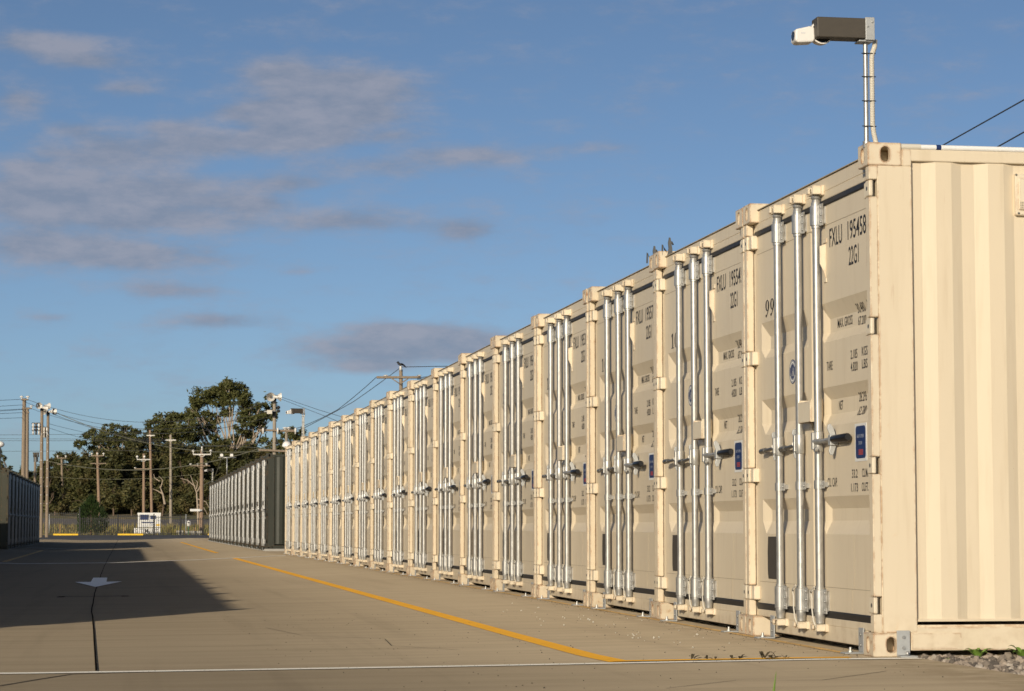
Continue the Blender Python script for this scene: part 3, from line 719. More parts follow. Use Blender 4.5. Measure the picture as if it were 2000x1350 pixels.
for q in ([(-1.9, 1.3), (-2.2, 1.9), (-2.15, 2.7), (-2.6, 3.4), (-2.75, 4.6)], [(-.3, 3.4), (-.7, 3.7), (-1.0, 3.6), (-1.28, 4.0)], [(-4.6, 3.0), (-4.9, 3.9), (-4.8, 5.2)], [(-1.5, -1.9), (-1.1, -1.5), (-.75, -1.6), (-.3, -1.1)]):
    struct(strip('hairline_crack', q, .006, M['hairline'], dz=.0018, step=.2))
for y in (16.5, 57.0): struct(strip('control_joint', [(-7.4, y), (-.1, y+.05)], .012, M['hairline'], dz=.0018, step=.4))
struct(strip('drain_slot', [(-4.345, 12.95), (-4.33, 13.2), (-4.31, 13.2), (-3.72, 13.1), (-3.70, 13.1), (-3.685, 12.9)], .075, M['joint_black'], dz=.005, step=.15))
mb = MB()
A = [(-4.16, 23.35), (-3.96, 23.3), (-3.945, 20.36), (-3.745, 20.3), (-4.05, 17.35), (-4.36, 20.4), (-4.15, 20.36)]
mb.add([(x, y, gz(x, y)+.007) for x, y in A], [(0, 6, 2, 1), (6, 5, 4, 2), (2, 4, 3)]); struct(mb.build('road_arrow', M['old_white']))
struct(MB().add([(-60, 120, -.11), (60, 120, -.11), (60, 186, -.08), (-60, 186, -.08)], [(0, 1, 2, 3)]).build('asphalt_road', M['asphalt']))
struct(MB().add([(-1.2, 118.5, -.09), (6, 118.5, -.09), (6, 119.0, -.09), (-1.2, 119.0, -.09)], [(0, 1, 2, 3)]).build('yellow_line', M['yellow_paint']))
# verge, rising road and the wooded bank behind the fence
prof = [(186, -.085), (196, -.05), (212, .35), (224, .85), (226, .9), (238, 1.55), (239, 1.75), (262, 2.2), (300, 2.8), (420, 4), (1500, 6)]
def land(i0, i1, name, m):
    v = []; f = []; xx = [-200+8*i for i in range(61)]
    for y, z in prof[i0:i1+1]:
        for x in xx: v.append((x, y, z + (.35*math.sin(x*.11+y*.02) if 200 < y < 1400 else 0)*(.5 if y < 240 else 1.0)))
    n = len(xx)
    for j in range(i1-i0):
        for i in range(n-1): f.append((j*n+i, j*n+i+1, (j+1)*n+i+1, (j+1)*n+i))
    return struct(MB().add(v, f).build(name, m))
land(0, 4, 'grass_verge', M['dry_grass']); land(4, 5, 'road', M['road_grey']); land(5, 10, 'hillside', M['dry_grass'])
def gh(y): return lerp(y, [p[0] for p in prof], [p[1] for p in prof])
mb = MB(); rt_ = random.Random(12)
for _ in range(5200):
    x = rt_.uniform(-22, 8); y = rt_.uniform(187, 223); h = rt_.uniform(.10, .42); z = gh(y)-.25; w = rt_.uniform(.03, .09); a = rt_.uniform(0, 3.1)
    dx, dy = math.cos(a)*w, math.sin(a)*w; mb.add([(x-dx, y-dy, z), (x+dx, y+dy, z), (x+rt_.uniform(-.1, .1), y+rt_.uniform(-.1, .1), z+.25+h)], [(0, 1, 2)])
tag(mb.build('verge_grass', M['tuft']), 'dry grass along the verge behind the fence', 'grass', kind='stuff')

# gravel bed beside the near container
rs = random.Random(7)
import itertools
ico = bmesh.new(); bmesh.ops.create_icosphere(ico, subdivisions=1, radius=1); iv = [v_.co.copy() for v_ in ico.verts]; ifc = [tuple(w.index for w in q.verts) for q in ico.faces]; ico.free()
def rock(mb, x, y, z, r, flat=.7, rg=rs):
    mt = Matrix.Rotation(rg.uniform(0, 6.3), 3, Vector((rg.uniform(-1, 1), rg.uniform(-1, 1), rg.uniform(-1, 1))).normalized())
    sx, sy, sz = rg.uniform(.7, 1.3), rg.uniform(.6, 1.1), rg.uniform(.5, .9)
    vs = []
    for q in iv:
        w = mt @ Vector((q.x*sx, q.y*sy, q.z*sz))*(r*rg.uniform(.82, 1.15)); vs.append((x+w.x, y+w.y, z+w.z))
    mb.add(vs, ifc)
mb = MB()
for _ in range(4600):
    x = .205 + 1.9*rs.random()**1.3; y = rs.uniform(-2.6, .03); r = rs.choice([.006, .008, .010, .012, .015, .019, .024])*rs.uniform(.8, 1.25)
    rock(mb, x+r, y, -.028+r*.4+rs.uniform(0, .014), r)
for _ in range(90):
    rock(mb, rs.uniform(.25, 1.5), rs.uniform(-.25, -.02), -.01+rs.uniform(0, .008), rs.uniform(.016, .028))
tag(mb.build('gravel', M['stone']), 'loose grey and tan gravel at the foot of the ribbed wall', 'gravel', kind='stuff')
struct(MB().add([(.2, -30, -.032), (9, -30, -.032), (9, .02, -.032), (.2, .02, -.032)], [(0, 1, 2, 3)]).build('gravel_bed', M['earth']))
# weeds in the gravel, dead leaves on the joint, pebbles
def leafblade(mb, base, ang, L, w, lift, n=5):
    d = Vector((math.cos(ang), math.sin(ang), 0)); s = Vector((-d.y, d.x, 0)); vs = []
    for i in range(n+1):
        t = i/n; c = Vector(base)+d*(L*t)+Vector((0, 0, lift*math.sin(t*1.9))); ww = w*math.sin(math.pi*min(.97, t*.85+.12))
        vs += [c-s*ww+Vector((0, 0, ww*.4)), c, c+s*ww+Vector((0, 0, ww*.4))]
    fs = []
    for i in range(n): fs += [(3*i, 3*i+1, 3*i+4, 3*i+3), (3*i+1, 3*i+2, 3*i+5, 3*i+4)]
    mb.add(vs, fs, True)
for x, y, sc, lab in ((.515, -.075, 1.0, 'leafy green weed in the gravel nearest the anchor bracket'), (.735, -.12, 1.25, 'taller leafy weed in the gravel at the right edge'), (.315, -.215, .34, 'tiny green sprout at the edge of the concrete slab')):
    mb = MB()
    for i, a in enumerate((180, 150, 205, 20, 340, 60, 100, 250, 290)): leafblade(mb, (0, 0, -.012), R(a+rs.uniform(-14, 14)), rs.uniform(.05, .085)*sc, rs.uniform(.009, .014)*sc, rs.uniform(.035, .062)*sc)
    o = mb.build('weed', M['weed_leaf']); o.location = (x, y, -.005); tag(o, lab, 'weed', 'weeds in the gravel')
p0 = at(1511, 1352, 5.2); p1 = at(1516, 1311, 5.2)
mb = MB(); mb.tube([(p0.x, p0.y, 0), (p0.x+.001, p0.y, p0.z*.6), (p0.x, p0.y, p0.z), (p1.x, p1.y, p1.z)], [.0030, .0030, .0028, .0004], 5)
mb.tube([(p0.x, p0.y, 0), (p0.x-.012, p0.y, .12), (p0.x-.03, p0.y, .2)], [.0025, .002, .0004], 5)
tag(mb.build('grass_blade', M['weed_leaf']), 'single out of focus grass blade at the bottom of the picture', 'grass blade')
for i, (x, y, s) in enumerate(((-.96, -.16, 1.0), (-.90, -.17, .8), (-.86, -.17, .7), (-.77, -.15, .9), (-.73, -.15, 1.0), (-.60, -.13, 1.3), (-.565, -.13, 1.2), (-.535, -.12, 1.0), (-.49, -.13, .7))):
    mb = MB()
    for q in range(4): leafblade(mb, (rs.uniform(-.012, .012), rs.uniform(-.008, .008), .002), rs.uniform(0, 6.28), rs.uniform(.02, .045)*s, rs.uniform(.005, .010)*s, rs.uniform(.004, .026)*s, 4)
    o = mb.build('dead_leaf', M['dead_leaf']); o.location = (x, y, .006); tag(o, 'curled dead leaf lying along the joint of the concrete', 'leaf', 'dead leaves on the concrete joint')
for i in range(46):
    if i < 30: x, y = rs.gauss(-.55, .22), rs.gauss(5.2, 1.5)
    else: x, y = rs.gauss(-.55, .15), rs.gauss(2.1, .5)
    if not -1.2 < x < -.08: x = -.6
    mb = MB(); rock(mb, 0, 0, .004, rs.uniform(.0035, .0085)); o = mb.build('pebble', M['white_stone']); o.location = (x, y, gz(x, y)+.001)
    tag(o, 'white pebble scattered on the concrete beside the doors', 'pebble', 'white pebbles scattered by the doors')
mb = MB()
for _ in range(330):
    x = rs.uniform(-3, .1); y = rs.uniform(-3, 7); rock(mb, x, y, gz(x, y)+.001, rs.uniform(.0015, .0045), .5)
for _ in range(520):
    x = -.03-abs(rs.gauss(0, .07)); y = rs.uniform(0, 22)**1.0; rock(mb, x, y, .001, rs.uniform(.0012, .0042), .5)
for _ in range(160):
    x = rs.uniform(-4, 0); rock(mb, x, -.17+rs.gauss(0, .02), gz(x, -.1)+.003, rs.uniform(.001, .003), .5)
tag(mb.build('grit', M['dark_bit']), 'dark grit sprinkled over the concrete', 'grit', kind='stuff')
b = MB().box(-.12, 6, 50.55, 50.95, -.07, .06); tag(b.build('concrete_kerb', M['grey_block'], None, .01), 'low concrete kerb at the foot of the first dark green container', 'kerb')

# ------------------------------------------------------------------ things on the container roofs
def camera_mast(loc, rz, label, name='camera_mast'):
    t = thing(name, label, 'camera mast', loc, rz, 'camera masts on the containers')
    MB().tube([(0, 0, -.03), (0, 0, .535)], .0125, 14).tube([(0, 0, -.02), (0, 0, .012)], .019, 12).build('pole', M['galvanised'], t)
    b = MB(); n = 66
    path = [(.052, -.012, -.02), (.036, -.012, .05), (.030, -.010, .10), (.030, -.010, .30), (.030, -.010, .43), (.032, -.010, .46), (.048, -.004, .50), (.052, 0, .535)]
    def cat(t_):
        k = t_*(len(path)-1); i = min(int(k), len(path)-2); a, c = Vector(path[i]), Vector(path[i+1]); return a+(c-a)*(k-i)
    lens = [0]
    for p, q in zip(path, path[1:]): lens.append(lens[-1]+(Vector(q)-Vector(p)).length)
    pts = []; rsz = []
    for i in range(n*2+1):
        L = lens[-1]*i/(n*2); j = max(k for k in range(len(lens)) if lens[k] <= L+1e-9); j = min(j, len(path)-2)
        p, q = Vector(path[j]), Vector(path[j+1]); pts.append(p+(q-p)*((L-lens[j])/(lens[j+1]-lens[j]))); rsz.append(.0115 if i % 2 else .0140)
    b.tube(pts, rsz, 10, smooth=False).build('flexible_conduit', M['conduit'], t)
    for z in (.09, .22, .345, .465):
        b = MB()
        b.tube([(.028+.036*math.cos(R(a))-.013, -.005+.0185*math.sin(R(a)), z+.003*math.sin(R(a))) for a in range(0, 361, 20)], .0024, 6, caps=False).build('cable_tie', M['rubber'], t)
    MB().box(-.268, -.012, -.05, .05, .533, .637).build('arm', M['brown_box'], t, .005, 2)
    b = MB().box(-.014, .034, -.053, .053, .525, .642); b.box(-.045, .032, -.04, .04, .519, .527)
    for px_, pz in ((-.004, .595), (.020, .618)): b.tube([(px_, -.053, pz), (px_, -.059, pz)], .006, 8)
    b.build('end_plate', M['dull_zinc'], t, .004, 2)
    b = MB().tube([(-.222, .012, .572), (-.222, .058, .572), (-.222, .075, .572), (-.222, .090, .572)], [.062, .062, .057, .035], 28).build('mount_disc', M['white_plastic'], t)
    MB().tube([(-.222, .0105, .572), (-.222, .0125, .572)], .055, 24).build('disc_gasket', M['lens_black'], t)
    b = MB(); q = [(-0.369, .522), (-0.367, .580), (-0.292, .598), (-0.267, .594), (-0.263, .530), (-0.275, .516), (-0.352, .510)]
    b.prism(q, 1, .0, .085)
    h = b.build('camera_head', M['white_plastic'], t, .010, 3)
    MB().tube([(-.368, .042, .551), (-.371, .042, .551)], .024, 16).build('lens', M['lens_black'], h)
    MB().box(-.339, -.316, -.0012, .0005, .559, .5612).build('maker_mark', M['label_grey'], h)
    return t
mast = camera_mast((.012, .055, CH), 0, 'camera mast on the roof corner of the nearest cream container')
m2 = copy_tree(mast); m2.location = (.05, 39.62, CH-.02); m2.rotation_euler = (0, 0, R(24)); m2['label'] = 'smaller looking camera mast far down the cream row against the sky'
m3 = copy_tree(mast); m3.location = (.0, 93.6, CH-.02); m3.rotation_euler = (0, 0, R(30)); m3['label'] = 'camera mast on the far end of the dark green row'
t = thing('dome_light', 'white dome light on the far corner of the cream row', 'dome light', (.03, 17*PITCH_Y+2.36, CH))
MB().ball((0, 0, -.01), .105, 18, 10, (1, 1, .85)).build('dome', M['white_plastic'], t); MB().tube([(0, 0, -.05), (0, 0, 0)], .112, 18).build('base_ring', M['pvc'], t)
t = thing('dome_light', 'white dome light over the leftmost dark olive container', 'dome light', at(1, 868, 76) )
MB().ball((0, 0, 0), .13, 16, 10, (1, 1, .75)).build('dome', M['white_plastic'], t); MB().tube([(0, 0, -.06), (0, 0, -.02)], .1, 12).tube([(0, 0, -.8), (0, 0, -.05)], .02, 8).build('base_ring', M['lens_black'], t)
# roof hooks seen over the third container
for k, (px, lab) in enumerate(((1278, 'left one of two small metal roof hooks over the third container'), (1308, 'right one of two small metal roof hooks over the third container'))):
    p = at(px, 490, 17.0 - .5*k); t = thing('roof_hook', lab, 'roof hook', (p.x, p.y, 2.56), 0, 'roof hooks')
    MB().prism([(-.02, 0), (.02, 0), (.018, .05), (.012, .085), (.006, .125), (-.004, .128), (-.012, .09), (-.008, .05)], 1, -.006, .006).build('plate', M['dark_steel'], t, .0)
    MB().tube([(-.055, 0, 0), (-.052, 0, .075), (-.035, 0, .04), (-.02, 0, .02)], .006, 6).build('prong', M['wire_dark'], t); MB().tube([(.012, 0, .10), (.026, 0, .075)], .006, 6).build('latch', M['wire_dark'], t)
# white conduit along the near roof edge
t = thing('plastic_pipe', 'white plastic conduit lying along the roof edge of container 99', 'pipe', (0, 0, 0))
MB().tube([(.27, .022, 2.5755), (6.0, .022, 2.575)], .0135, 14).build('pipe', M['pvc'], t); MB().tube([(.18, .022, 2.5755), (.285, .022, 2.5755)], .0155, 14).build('coupling', M['conduit'], t)
MB().tube([(.368, .022, 2.5755), (.394, .022, 2.5755)], .0139, 14).build('pipe_label', M['navy'], t)

# ------------------------------------------------------------------ far poles
def pole(px_top, py_top, px_base, Z, dia, m, label, base_z=None, arms=(), name='utility_pole', band=None):
    """arms: (py, half width px left, right px, thickness m, insulator px offsets, insulator height)"""
    top = at(px_top, py_top, Z); bz = gh(top.y) if base_z is None else base_z
    d = (1035-py_top)
    bot = at(px_base, 1035, Z); k = (top.z-bz)/(top.z-bot.z); base = top+(bot-top)*k
    t = thing(name, label, 'utility pole', base)
    ax = top-base
    MB().tube([(0, 0, -.3), ax*.5, ax], [dia*.56, dia*.52, dia*.44], 12).build('pole', m, t)
    for arm in arms:
        py, l, r_, th, ins, ih = arm[:6]; mm = arm[6] if len(arm) > 6 else M['pole_wood']
        pc = base + ax*((py_top-py)/(py_top-1035)*((top.z-bot.z)/(top.z-bz)) * -1 + 1) if False else None
        f_ = (py-py_top)/(1035-py_top)
        c = top+(bot-top)*f_-base
        s = Z/FP; a = RT*(-l*s); b_ = RT*(r_*s); off = Vector((-.0, -dia*.62, 0))
        mb = MB(); p0, p1 = c+a+off, c+b_+off
        mb.prism([], 0, 0, 0) if False else None
        mb.tube([p0, p1], th/2, 6, smooth=False)
        if l > 7: mb.tube([c+a*.45+off, c+off+Vector((0, 0, -l*s*.30))], th*.22, 5)
        if r_ > 7: mb.tube([c+b_*.45+off, c+off+Vector((0, 0, -r_*s*.30))], th*.22, 5)
        A_ = mb.build('crossarm', mm, t)
        for q in ins:
            p = c+RT*(q*s)+off
            MB().tube([p, p+Vector((0, 0, ih*.55)), p+Vector((0, 0, ih*.6)), p+Vector((0, 0, ih*.8)), p+Vector((0, 0, ih))], [.035, .035, .12, .12, .05], 8).build('insulator', M['insulator'], A_)
    return t, base, ax
pw, prw, pcn = M['pole_wood'], M['pole_redwood'], M['pole_concrete']
pole(47.5, 778, 44, 150, .27, pw, 'taller of the twin timber poles behind the olive containers', -.08, ((781, 6, 8, .10, (-5, 7), .25), (798, 4, 5, .1, (), 0)))
pole(53.5, 796, 51.5, 153, .24, pw, 'shorter twin timber pole on the right behind the olive containers', -.08, ((798, 1, 9, .10, (8,), .2), (806, 4, 4, .08, (), 0)))
def horn(t, base, p, d, sc, back=True):
    """round white horn loudspeaker facing d"""
    d = Vector(d).normalized(); p = Vector(p)-base
    MB().tube([p-d*.25*sc, p-d*.05*sc, p+d*.10*sc, p+d*.12*sc], [.06*sc, .10*sc, .22*sc, .225*sc], 16, caps=False).build('horn', M['insulator'], t)
    MB().tube([p-d*.02*sc, p+d*.04*sc], .07*sc, 10).build('horn_driver', M['brown_box'], t)
def speaker_pole(pxt, pyt, pxb, Z, dia, m, label, horns, bz, bands):
    t, base, ax = pole(pxt, pyt, pxb, Z, dia, m, label, bz, ())
    for (hx, hy, hd) in horns: horn(t, base, at(hx, hy, Z-.3), hd, 1.0)
    top = base+ax
    for a, b_ in bands:
        p0 = at(pxt, a, Z)-base; p1 = at(pxt+(pxb-pxt)*(b_-pyt)/(1035-pyt), b_, Z)-base
        MB().tube([p0, p1], dia*.53, 12).build('dark_band', M['black_band'], t)
    return t, base, ax
tA, bA, aA = speaker_pole(82, 794, 80, 158, .235, pw, 'left pole of the loudspeaker pair, with white horns on its dark top', [(75.5, 792.5, (.25, -1, -.1)), (89, 797, (.9, .3, -.1)), (93, 793, (1, .6, 0))], -.08, [(794, 803)])
tB, bB, aB = speaker_pole(94, 803, 91.5, 160, .22, pw, 'right pole of the loudspeaker pair, with white horns on its dark top', [(87.5, 804, (-.5, -.8, 0)), (102, 804, (.9, -.4, 0)), (106, 804, (1, .3, 0))], -.08, [(803, 811)])
for (t_, b_, px0, px1, pys) in ((tA, bA, 62, 81, (827, 834, 840)), (tB, bB, 85, 94, (835, 843, 846))):
    for py in pys:
        a = MB().tube([at(px0, py, 158)-b_, at(px1, py, 158)-b_], .05, 6).build('equipment_arm', M['dark_steel'], t_)
        for q in range(3):
            x = px0+(px1-px0)*(.15+.3*q); MB().tube([at(x, py, 157.8)-b_, at(x, py+9, 157.8)-b_], .06, 6).build('fuse_holder', M['brown_box'] if q % 2 else M['insulator'], a)
for t_, b_, px0 in ((tA, bA, 81), (tB, bB, 93)):
    for q in range(9): p = at(px0-.15*q, 848+q*17, 157.2)-b_; MB().ball(p, .035, 6, 4).build('step_bolt', M['white_plastic'], t_)
t, bs, ax = pole(69, 884, 67, 175, .2, pw, 'short pole with a transformer behind the loudspeaker poles', -.05, ((885, 5, 8, .08, (), 0),))
MB().tube([at(70, 893, 174.5)-bs, at(70, 902, 174.5)-bs], .17, 12).build('transformer', M['dark_steel'], t)
for q in (66, 69, 72, 75): MB().tube([at(q, 893, 174.5)-bs, at(q, 884, 174.5)-bs], .05, 6).build('bushing', M['brown_box'], t)
MB().box(-.35, .25, -.5, -.2, 0, 2.0).build('cabinet', M['white_plastic'], t)
pole(120.5, 893, 122.5, 262, .26, pw, 'slim timber pole with two crossarms, left of the conical shrub', None, ((895, 9, 9, .10, (-8, 8), .3), (907, 9, 9, .09, (), 0)))
pole(190, 883, 195, 250, .30, prw, 'reddish leaning pole with three insulators above the conical shrub', None, ((890.5, 11, 12, .13, (-11, 0, 12), .32), (905.5, 14, 17, .11, (), 0)))
pole(281, 886, 280.5, 236, .28, prw, 'reddish pole with two crossarms in front of the wood, left of the sign', None, ((898, 13, 13, .13, (-13, 1), .42, M['insulator']), (916, 18, 12, .10, (-17,), .15)))
pole(293, 840, 297, 240, .27, prw, 'tall leaning reddish pole with a short white crossarm behind the sign', None, ((851, 7, 9, .12, (), 0, M['insulator']),))
pole(333.5, 849, 333.5, 238, .27, pcn, 'straight grey pole with one pale crossarm right of the sign', None, ((860, 10, 10, .13, (), 0, M['insulator']),))
tS, bSn, aS = pole(394.5, 878, 393, 200, .34, prw, 'thick reddish pole with white stand-off insulators beside the dark green row', -.05, ((888, 17, 17, .12, (-17, 17), .42, M['insulator']), (910, 23, 16, .10, (-22, -8, 9), .2)))
MB().tube([at(394.5, 871, 199.8)-bSn, at(394.5, 884, 199.8)-bSn], .06, 8).build('insulator', M['insulator'], tS)
t, bs, ax = speaker_pole(536, 776, 536, 118, .19, pcn, 'grey pole with white horn loudspeakers behind the dark green row', [(529.5, 775.5, (-.2, -1, -.05)), (544, 775.5, (1, .15, 0))], -.05, [(777, 783), (803, 816)])
MB().box(-.16, .16, -.2, -.1, 0, .0) if False else None
p = at(526.5, 805, 117.7)-bs; MB().box(p.x-.13, p.x+.13, p.y-.1, p.y+.1, p.z-.10, p.z+.10).build('junction_box', M['conduit'], t, .01)
MB().tube([at(516, 804, 117.8)-bs, at(541, 803, 117.8)-bs], .03, 6).build('bracket', M['dull_zinc'], t)
for py, l, r_ in ((840, 506, 578), (879, 505, 557)):
    A_ = MB().tube([at(l, py, 117.8)-bs, at(r_, py+2.5, 117.8)-bs], .055, 6, smooth=False).build('crossarm', pw, t)
    if py == 840:
        for q in (514, 542.5, 577): MB().tube([at(q, 836, 117.6)-bs, at(q, 848, 117.6)-bs], [.05, .04], 8).build('insulator', M['insulator'], A_)
for q, py in ((544, 796), (544, 803), (541, 865)): MB().ball(at(q, py, 117.8)-bs, .09, 8, 6).build('clamp', M['black_band'], t)
pole(559.5, 836, 559.5, 125, .17, pcn, 'short grey pole between the loudspeaker pole and the cream row', -.05, ((841, 9, 17, .09, (-3, 4), .18),))
tP, bP, aP = pole(783, 722, 785, 110, .19, pw, 'pole with a wide crossarm and a bird on top, rising over the cream row', -.05, ((737.5, 48, 38, .12, (-30, 35), .12),))
MB().tube([at(782.5, 715, 109.9)-bP, at(782.5, 724, 109.9)-bP], .06, 8).build('insulator', M['insulator'], tP)
# bird
t = thing('bird', 'black bird perched on top of the pole over the cream row', 'bird', at(782, 716, 109.9))
b = MB().ball((.02, 0, .10), .1, 12, 8, (1.25, .7, .62)); b.ball((-.11, 0, .19), .055, 10, 7); b.tube([(-.15, 0, .19), (-.215, 0, .175)], [.016, .003], 6)
b.tube([(-.07, 0, .12), (-.105, 0, .18)], [.065, .045], 8); b.tube([(.1, 0, .10), (.2, 0, .03), (.28, 0, -.05)], [.05, .035, .02], 6); b.tube([(0, .025, .05), (0, .025, -.02)], .008, 5); b.tube([(0, -.025, .05), (0, -.025, -.02)], .008, 5)
b.build('body', M['bird_black'], t)
# floodlight post standing behind the dark green row
c = at(443, 932, 90); t = thing('floodlight_post', 'slim steel post with two white floodlights above the dark green row', 'floodlight post', (c.x, c.y, 2.5))
s = 90/FP; zt = at(443, 893.5, 90).z-2.5
MB().tube([(0, 0, 0), (0, 0, zt)], .022, 8).build('post', M['galvanised'], t); MB().tube([RT*(-17*s)+Vector((0, 0, zt)), RT*(17*s)+Vector((0, 0, zt-.01))], .02, 6).build('bar', M['galvanised'], t)
for q in (-11, 8.5):
    p = RT*(q*s)+Vector((0, 0, zt)); b = MB().prism([(p.x-.055, p.z+.03), (p.x+.075, p.z+.03), (p.x+.06, p.z+.14), (p.x-.045, p.z+.14)], 1, p.y-.09, p.y+.01); b.build('floodlight', M['white_plastic'], t, .008)

# ------------------------------------------------------------------ wires
def wire(pts, r, m, label, grp='overhead wires', sag=0.0, n=14):
    P = [at(*q) for q in pts]; mb = MB()
    path = []
    for a, b_ in zip(P, P[1:]):
        for i in range(n):
            u = i/n; p = a+(b_-a)*u; path.append(p-Vector((0, 0, 4*sag*u*(1-u))))
    path.append(P[-1]); mb.tube(path, r, 5); o = mb.build('wire', m); return tag(o, label, 'wire', grp)
wd, wp = M['wire_dark'], M['wire_pale']
wire([(812, 739, 110), (900, 727, 104), (1100, 652, 92), (1500, 478, 72), (1843, 283, 58), (2000, 195, 52), (2300, 20, 45), (4200, -1100, 24)], .018, wd, 'dark wire rising over container 99 at the right, upper one'); wire([(815, 741, 110), (900, 733, 104), (1100, 668, 92), (1500, 505, 72), (1950, 286, 54), (2000, 258, 52), (2300, 90, 45), (4200, -960, 24)], .018, wd, 'dark wire rising over container 99 at the right, lower one')
wire([(782, 717, 110), (900, 715, 100), (1000, 705, 95)], .016, wd, 'wire running right from the top of the bird pole'); wire([(781, 719, 110), (690, 785, 112), (590, 838, 118), (560, 842, 124)], .016, wd, 'wire dropping left from the top of the bird pole', sag=.02)
wire([(735, 737, 110), (660, 800, 114), (588, 834, 118), (562, 838, 124)], .016, wd, 'wire dropping left from the crossarm of the bird pole', sag=.04)
for k, (y0, y1, y2) in enumerate(((784, 780, 0), (796, 791, 0), (803.5, 799, 0), (806, 800, 0), (810, 806, 0), (819, 816, 0))):
    wire([(-40, y0, 140), (44, y1, 150)], .013, wd, 'wire entering from the left edge to the twin timber poles, ' + ORD[k] + ' from the top')
for k, (y0, y1, x1) in enumerate(((850, 847, 330), (857, 858, 330), (861, 861, 330), (882, 880, 300))):
    wire([(-40, y0, 230), (x1, y1, 230)], .018, wd, 'distant wire crossing behind all the poles at the left, ' + ORD[k] + ' from the top')
def droop(name, a, mid, c, r, m): wire([a, mid, c], r, m, name, n=10)
def curve(a, midy, c, r, m, lab, Z0, Z1):
    """a sagging wire through three photo heights"""
    (x0, y0), (x1, y1) = a, c; P = []
    for i in range(19):
        u = i/18; xx = x0+(x1-x0)*u; yy = y0*(1-u)+y1*u + (midy-(y0+y1)/2)*4*u*(1-u); P.append((xx, yy, Z0+(Z1-Z0)*u))
    return wire(P, r, m, lab, n=1)
curve((49, 779), 825, (530, 782), .012, wd, 'thin wire sagging from the tall twin pole to the right loudspeaker pole, topmost', 150, 118)
curve((50, 786), 838, (530, 800), .012, wd, 'thin wire sagging from the tall twin pole to the right loudspeaker pole, second', 150, 118)
curve((55, 796), 846, (533, 812), .012, wd, 'thin wire sagging from the short twin pole to the right loudspeaker pole', 153, 118)
curve((105, 804), 872, (536, 879), .022, wp, 'thick pale cable sagging from the right loudspeaker horns across the wood', 160, 118)
curve((104, 809), 866, (530, 862), .014, wd, 'thin wire just under the thick pale cable across the wood', 160, 118)
curve((96, 828), 862, (420, 878), .012, wd, 'thin wire from the loudspeaker pair to the wood, upper', 160, 190); curve((96, 836), 876, (420, 884), .012, wd, 'thin wire from the loudspeaker pair to the wood, lower', 160, 190)
curve((93, 901), 916, (536, 866), .026, wp, 'thick pale cable sagging low across the middle of the wood', 160, 118)
curve((96, 931), 936, (395, 925), .014, wp, 'lowest pale wire crossing the wood behind the poles', 200, 200)
curve((394, 871), 872, (536, 879), .014, wp, 'pale wire from the stand-off pole to the loudspeaker pole', 199, 118)
wire([(536, 771, 118), (620, 800, 100), (760, 842, 90)], .010, wd, 'faint wire falling right from the loudspeaker pole behind the cream row'); wire([(540, 776, 118), (640, 815, 100), (760, 865, 90)], .010, wd, 'second faint wire falling right from the loudspeaker pole')
wire([(434, 894, 90), (417, 938, 97), (396, 949, 198)], .02, wp, 'stay wire from the floodlight post down to the thick reddish pole')

# ------------------------------------------------------------------ fence and things along it
FY = 185.5
def fx(px, y=FY):
    a = at(px, 1035, 100)-CAM; return (CAM + a*((y-CAM.y)/a.y)).x
t = thing('picket_fence', 'long black steel picket fence at the far end of the driveway', 'fence', (0, 0, 0))
runs = [(40, 92, 1.95), (92, 153, 1.93), (156, 229, 1.50), (230, 300, 1.72), (301, 352, 1.62), (353, 420, 1.48), (421, 500, 1.48)]
for a, b_, h in runs:
    x0, x1 = fx(a), fx(b_); b = MB(); z = -.10
    x = x0+.05
    while x < x1-.03: b.box(x-.022, x+.022, FY-.012, FY+.012, z+.05, z+h); x += .157
    for zz in (z+h-.13, z+.18): b.box(x0, x1, FY-.022, FY+.022, zz-.02, zz+.02)
    b.build('fence_panel', M['fence_black'], t)
for a, h in ((92, 2.0), (155, 2.3), (229.5, 1.75), (300.5, 1.8), (352.5, 1.65), (420.5, 1.6)):
    x = fx(a); MB().box(x-.045, x+.045, FY-.045, FY+.045, -.15, h-.1).build('fence_post', M['fence_black'], t)
for a, b_, lab in ((104, 153, 'yellow steel bar at the foot of the fence, left one'), (230, 280, 'yellow steel bar at the foot of the fence, in front of the sign'), (406, 413, 'short yellow bar end by the dark green row')):
    x0, x1 = fx(a, 183), fx(b_, 183); o = MB().box(x0, x1, 182.9, 183.1, -.09, .06).build('wheel_stop', M['kerb_yellow'], None, .03, 2); tag(o, lab, 'wheel stop', 'yellow bars along the fence')
# sign board behind the fence
y = 190.; t = thing('sign_board', 'white sign board with blue panels and black letters behind the fence', 'sign', (fx(291, y), y, -.05)); s = (y+13)/FP
def X(px): return (px-291)*s
MB().box(X(269), X(313), 0, .05, 0.62, 1.86).build('board', M['label_white'], t, .01)
MB().box(X(263), X(312.5), -.01, .05, .06, .56).build('letter_panel', M['label_white'], t, .01)
b = MB(); b.box(X(274), X(290), -.006, -.001, 1.25, 1.70); b.box(X(293), X(304), -.006, -.001, 1.32, 1.62); b.box(X(276), X(302), -.006, -.001, .98, 1.08); b.build('blue_panel', M['navy'], t)
b = MB()
for z, a, c in ((1.16, 306, 311), (1.22, 305, 311), (.90, 292, 304), (.84, 294, 302), (.78, 293, 303), (.70, 276, 288)): b.box(X(a), X(c), -.006, -.001, z, z+.035)
b.build('text_line', M['label_grey'], t)
MB().box(X(304), X(311), -.006, -.001, .74, .90).build('orange_panel', M['kerb_yellow'], t)
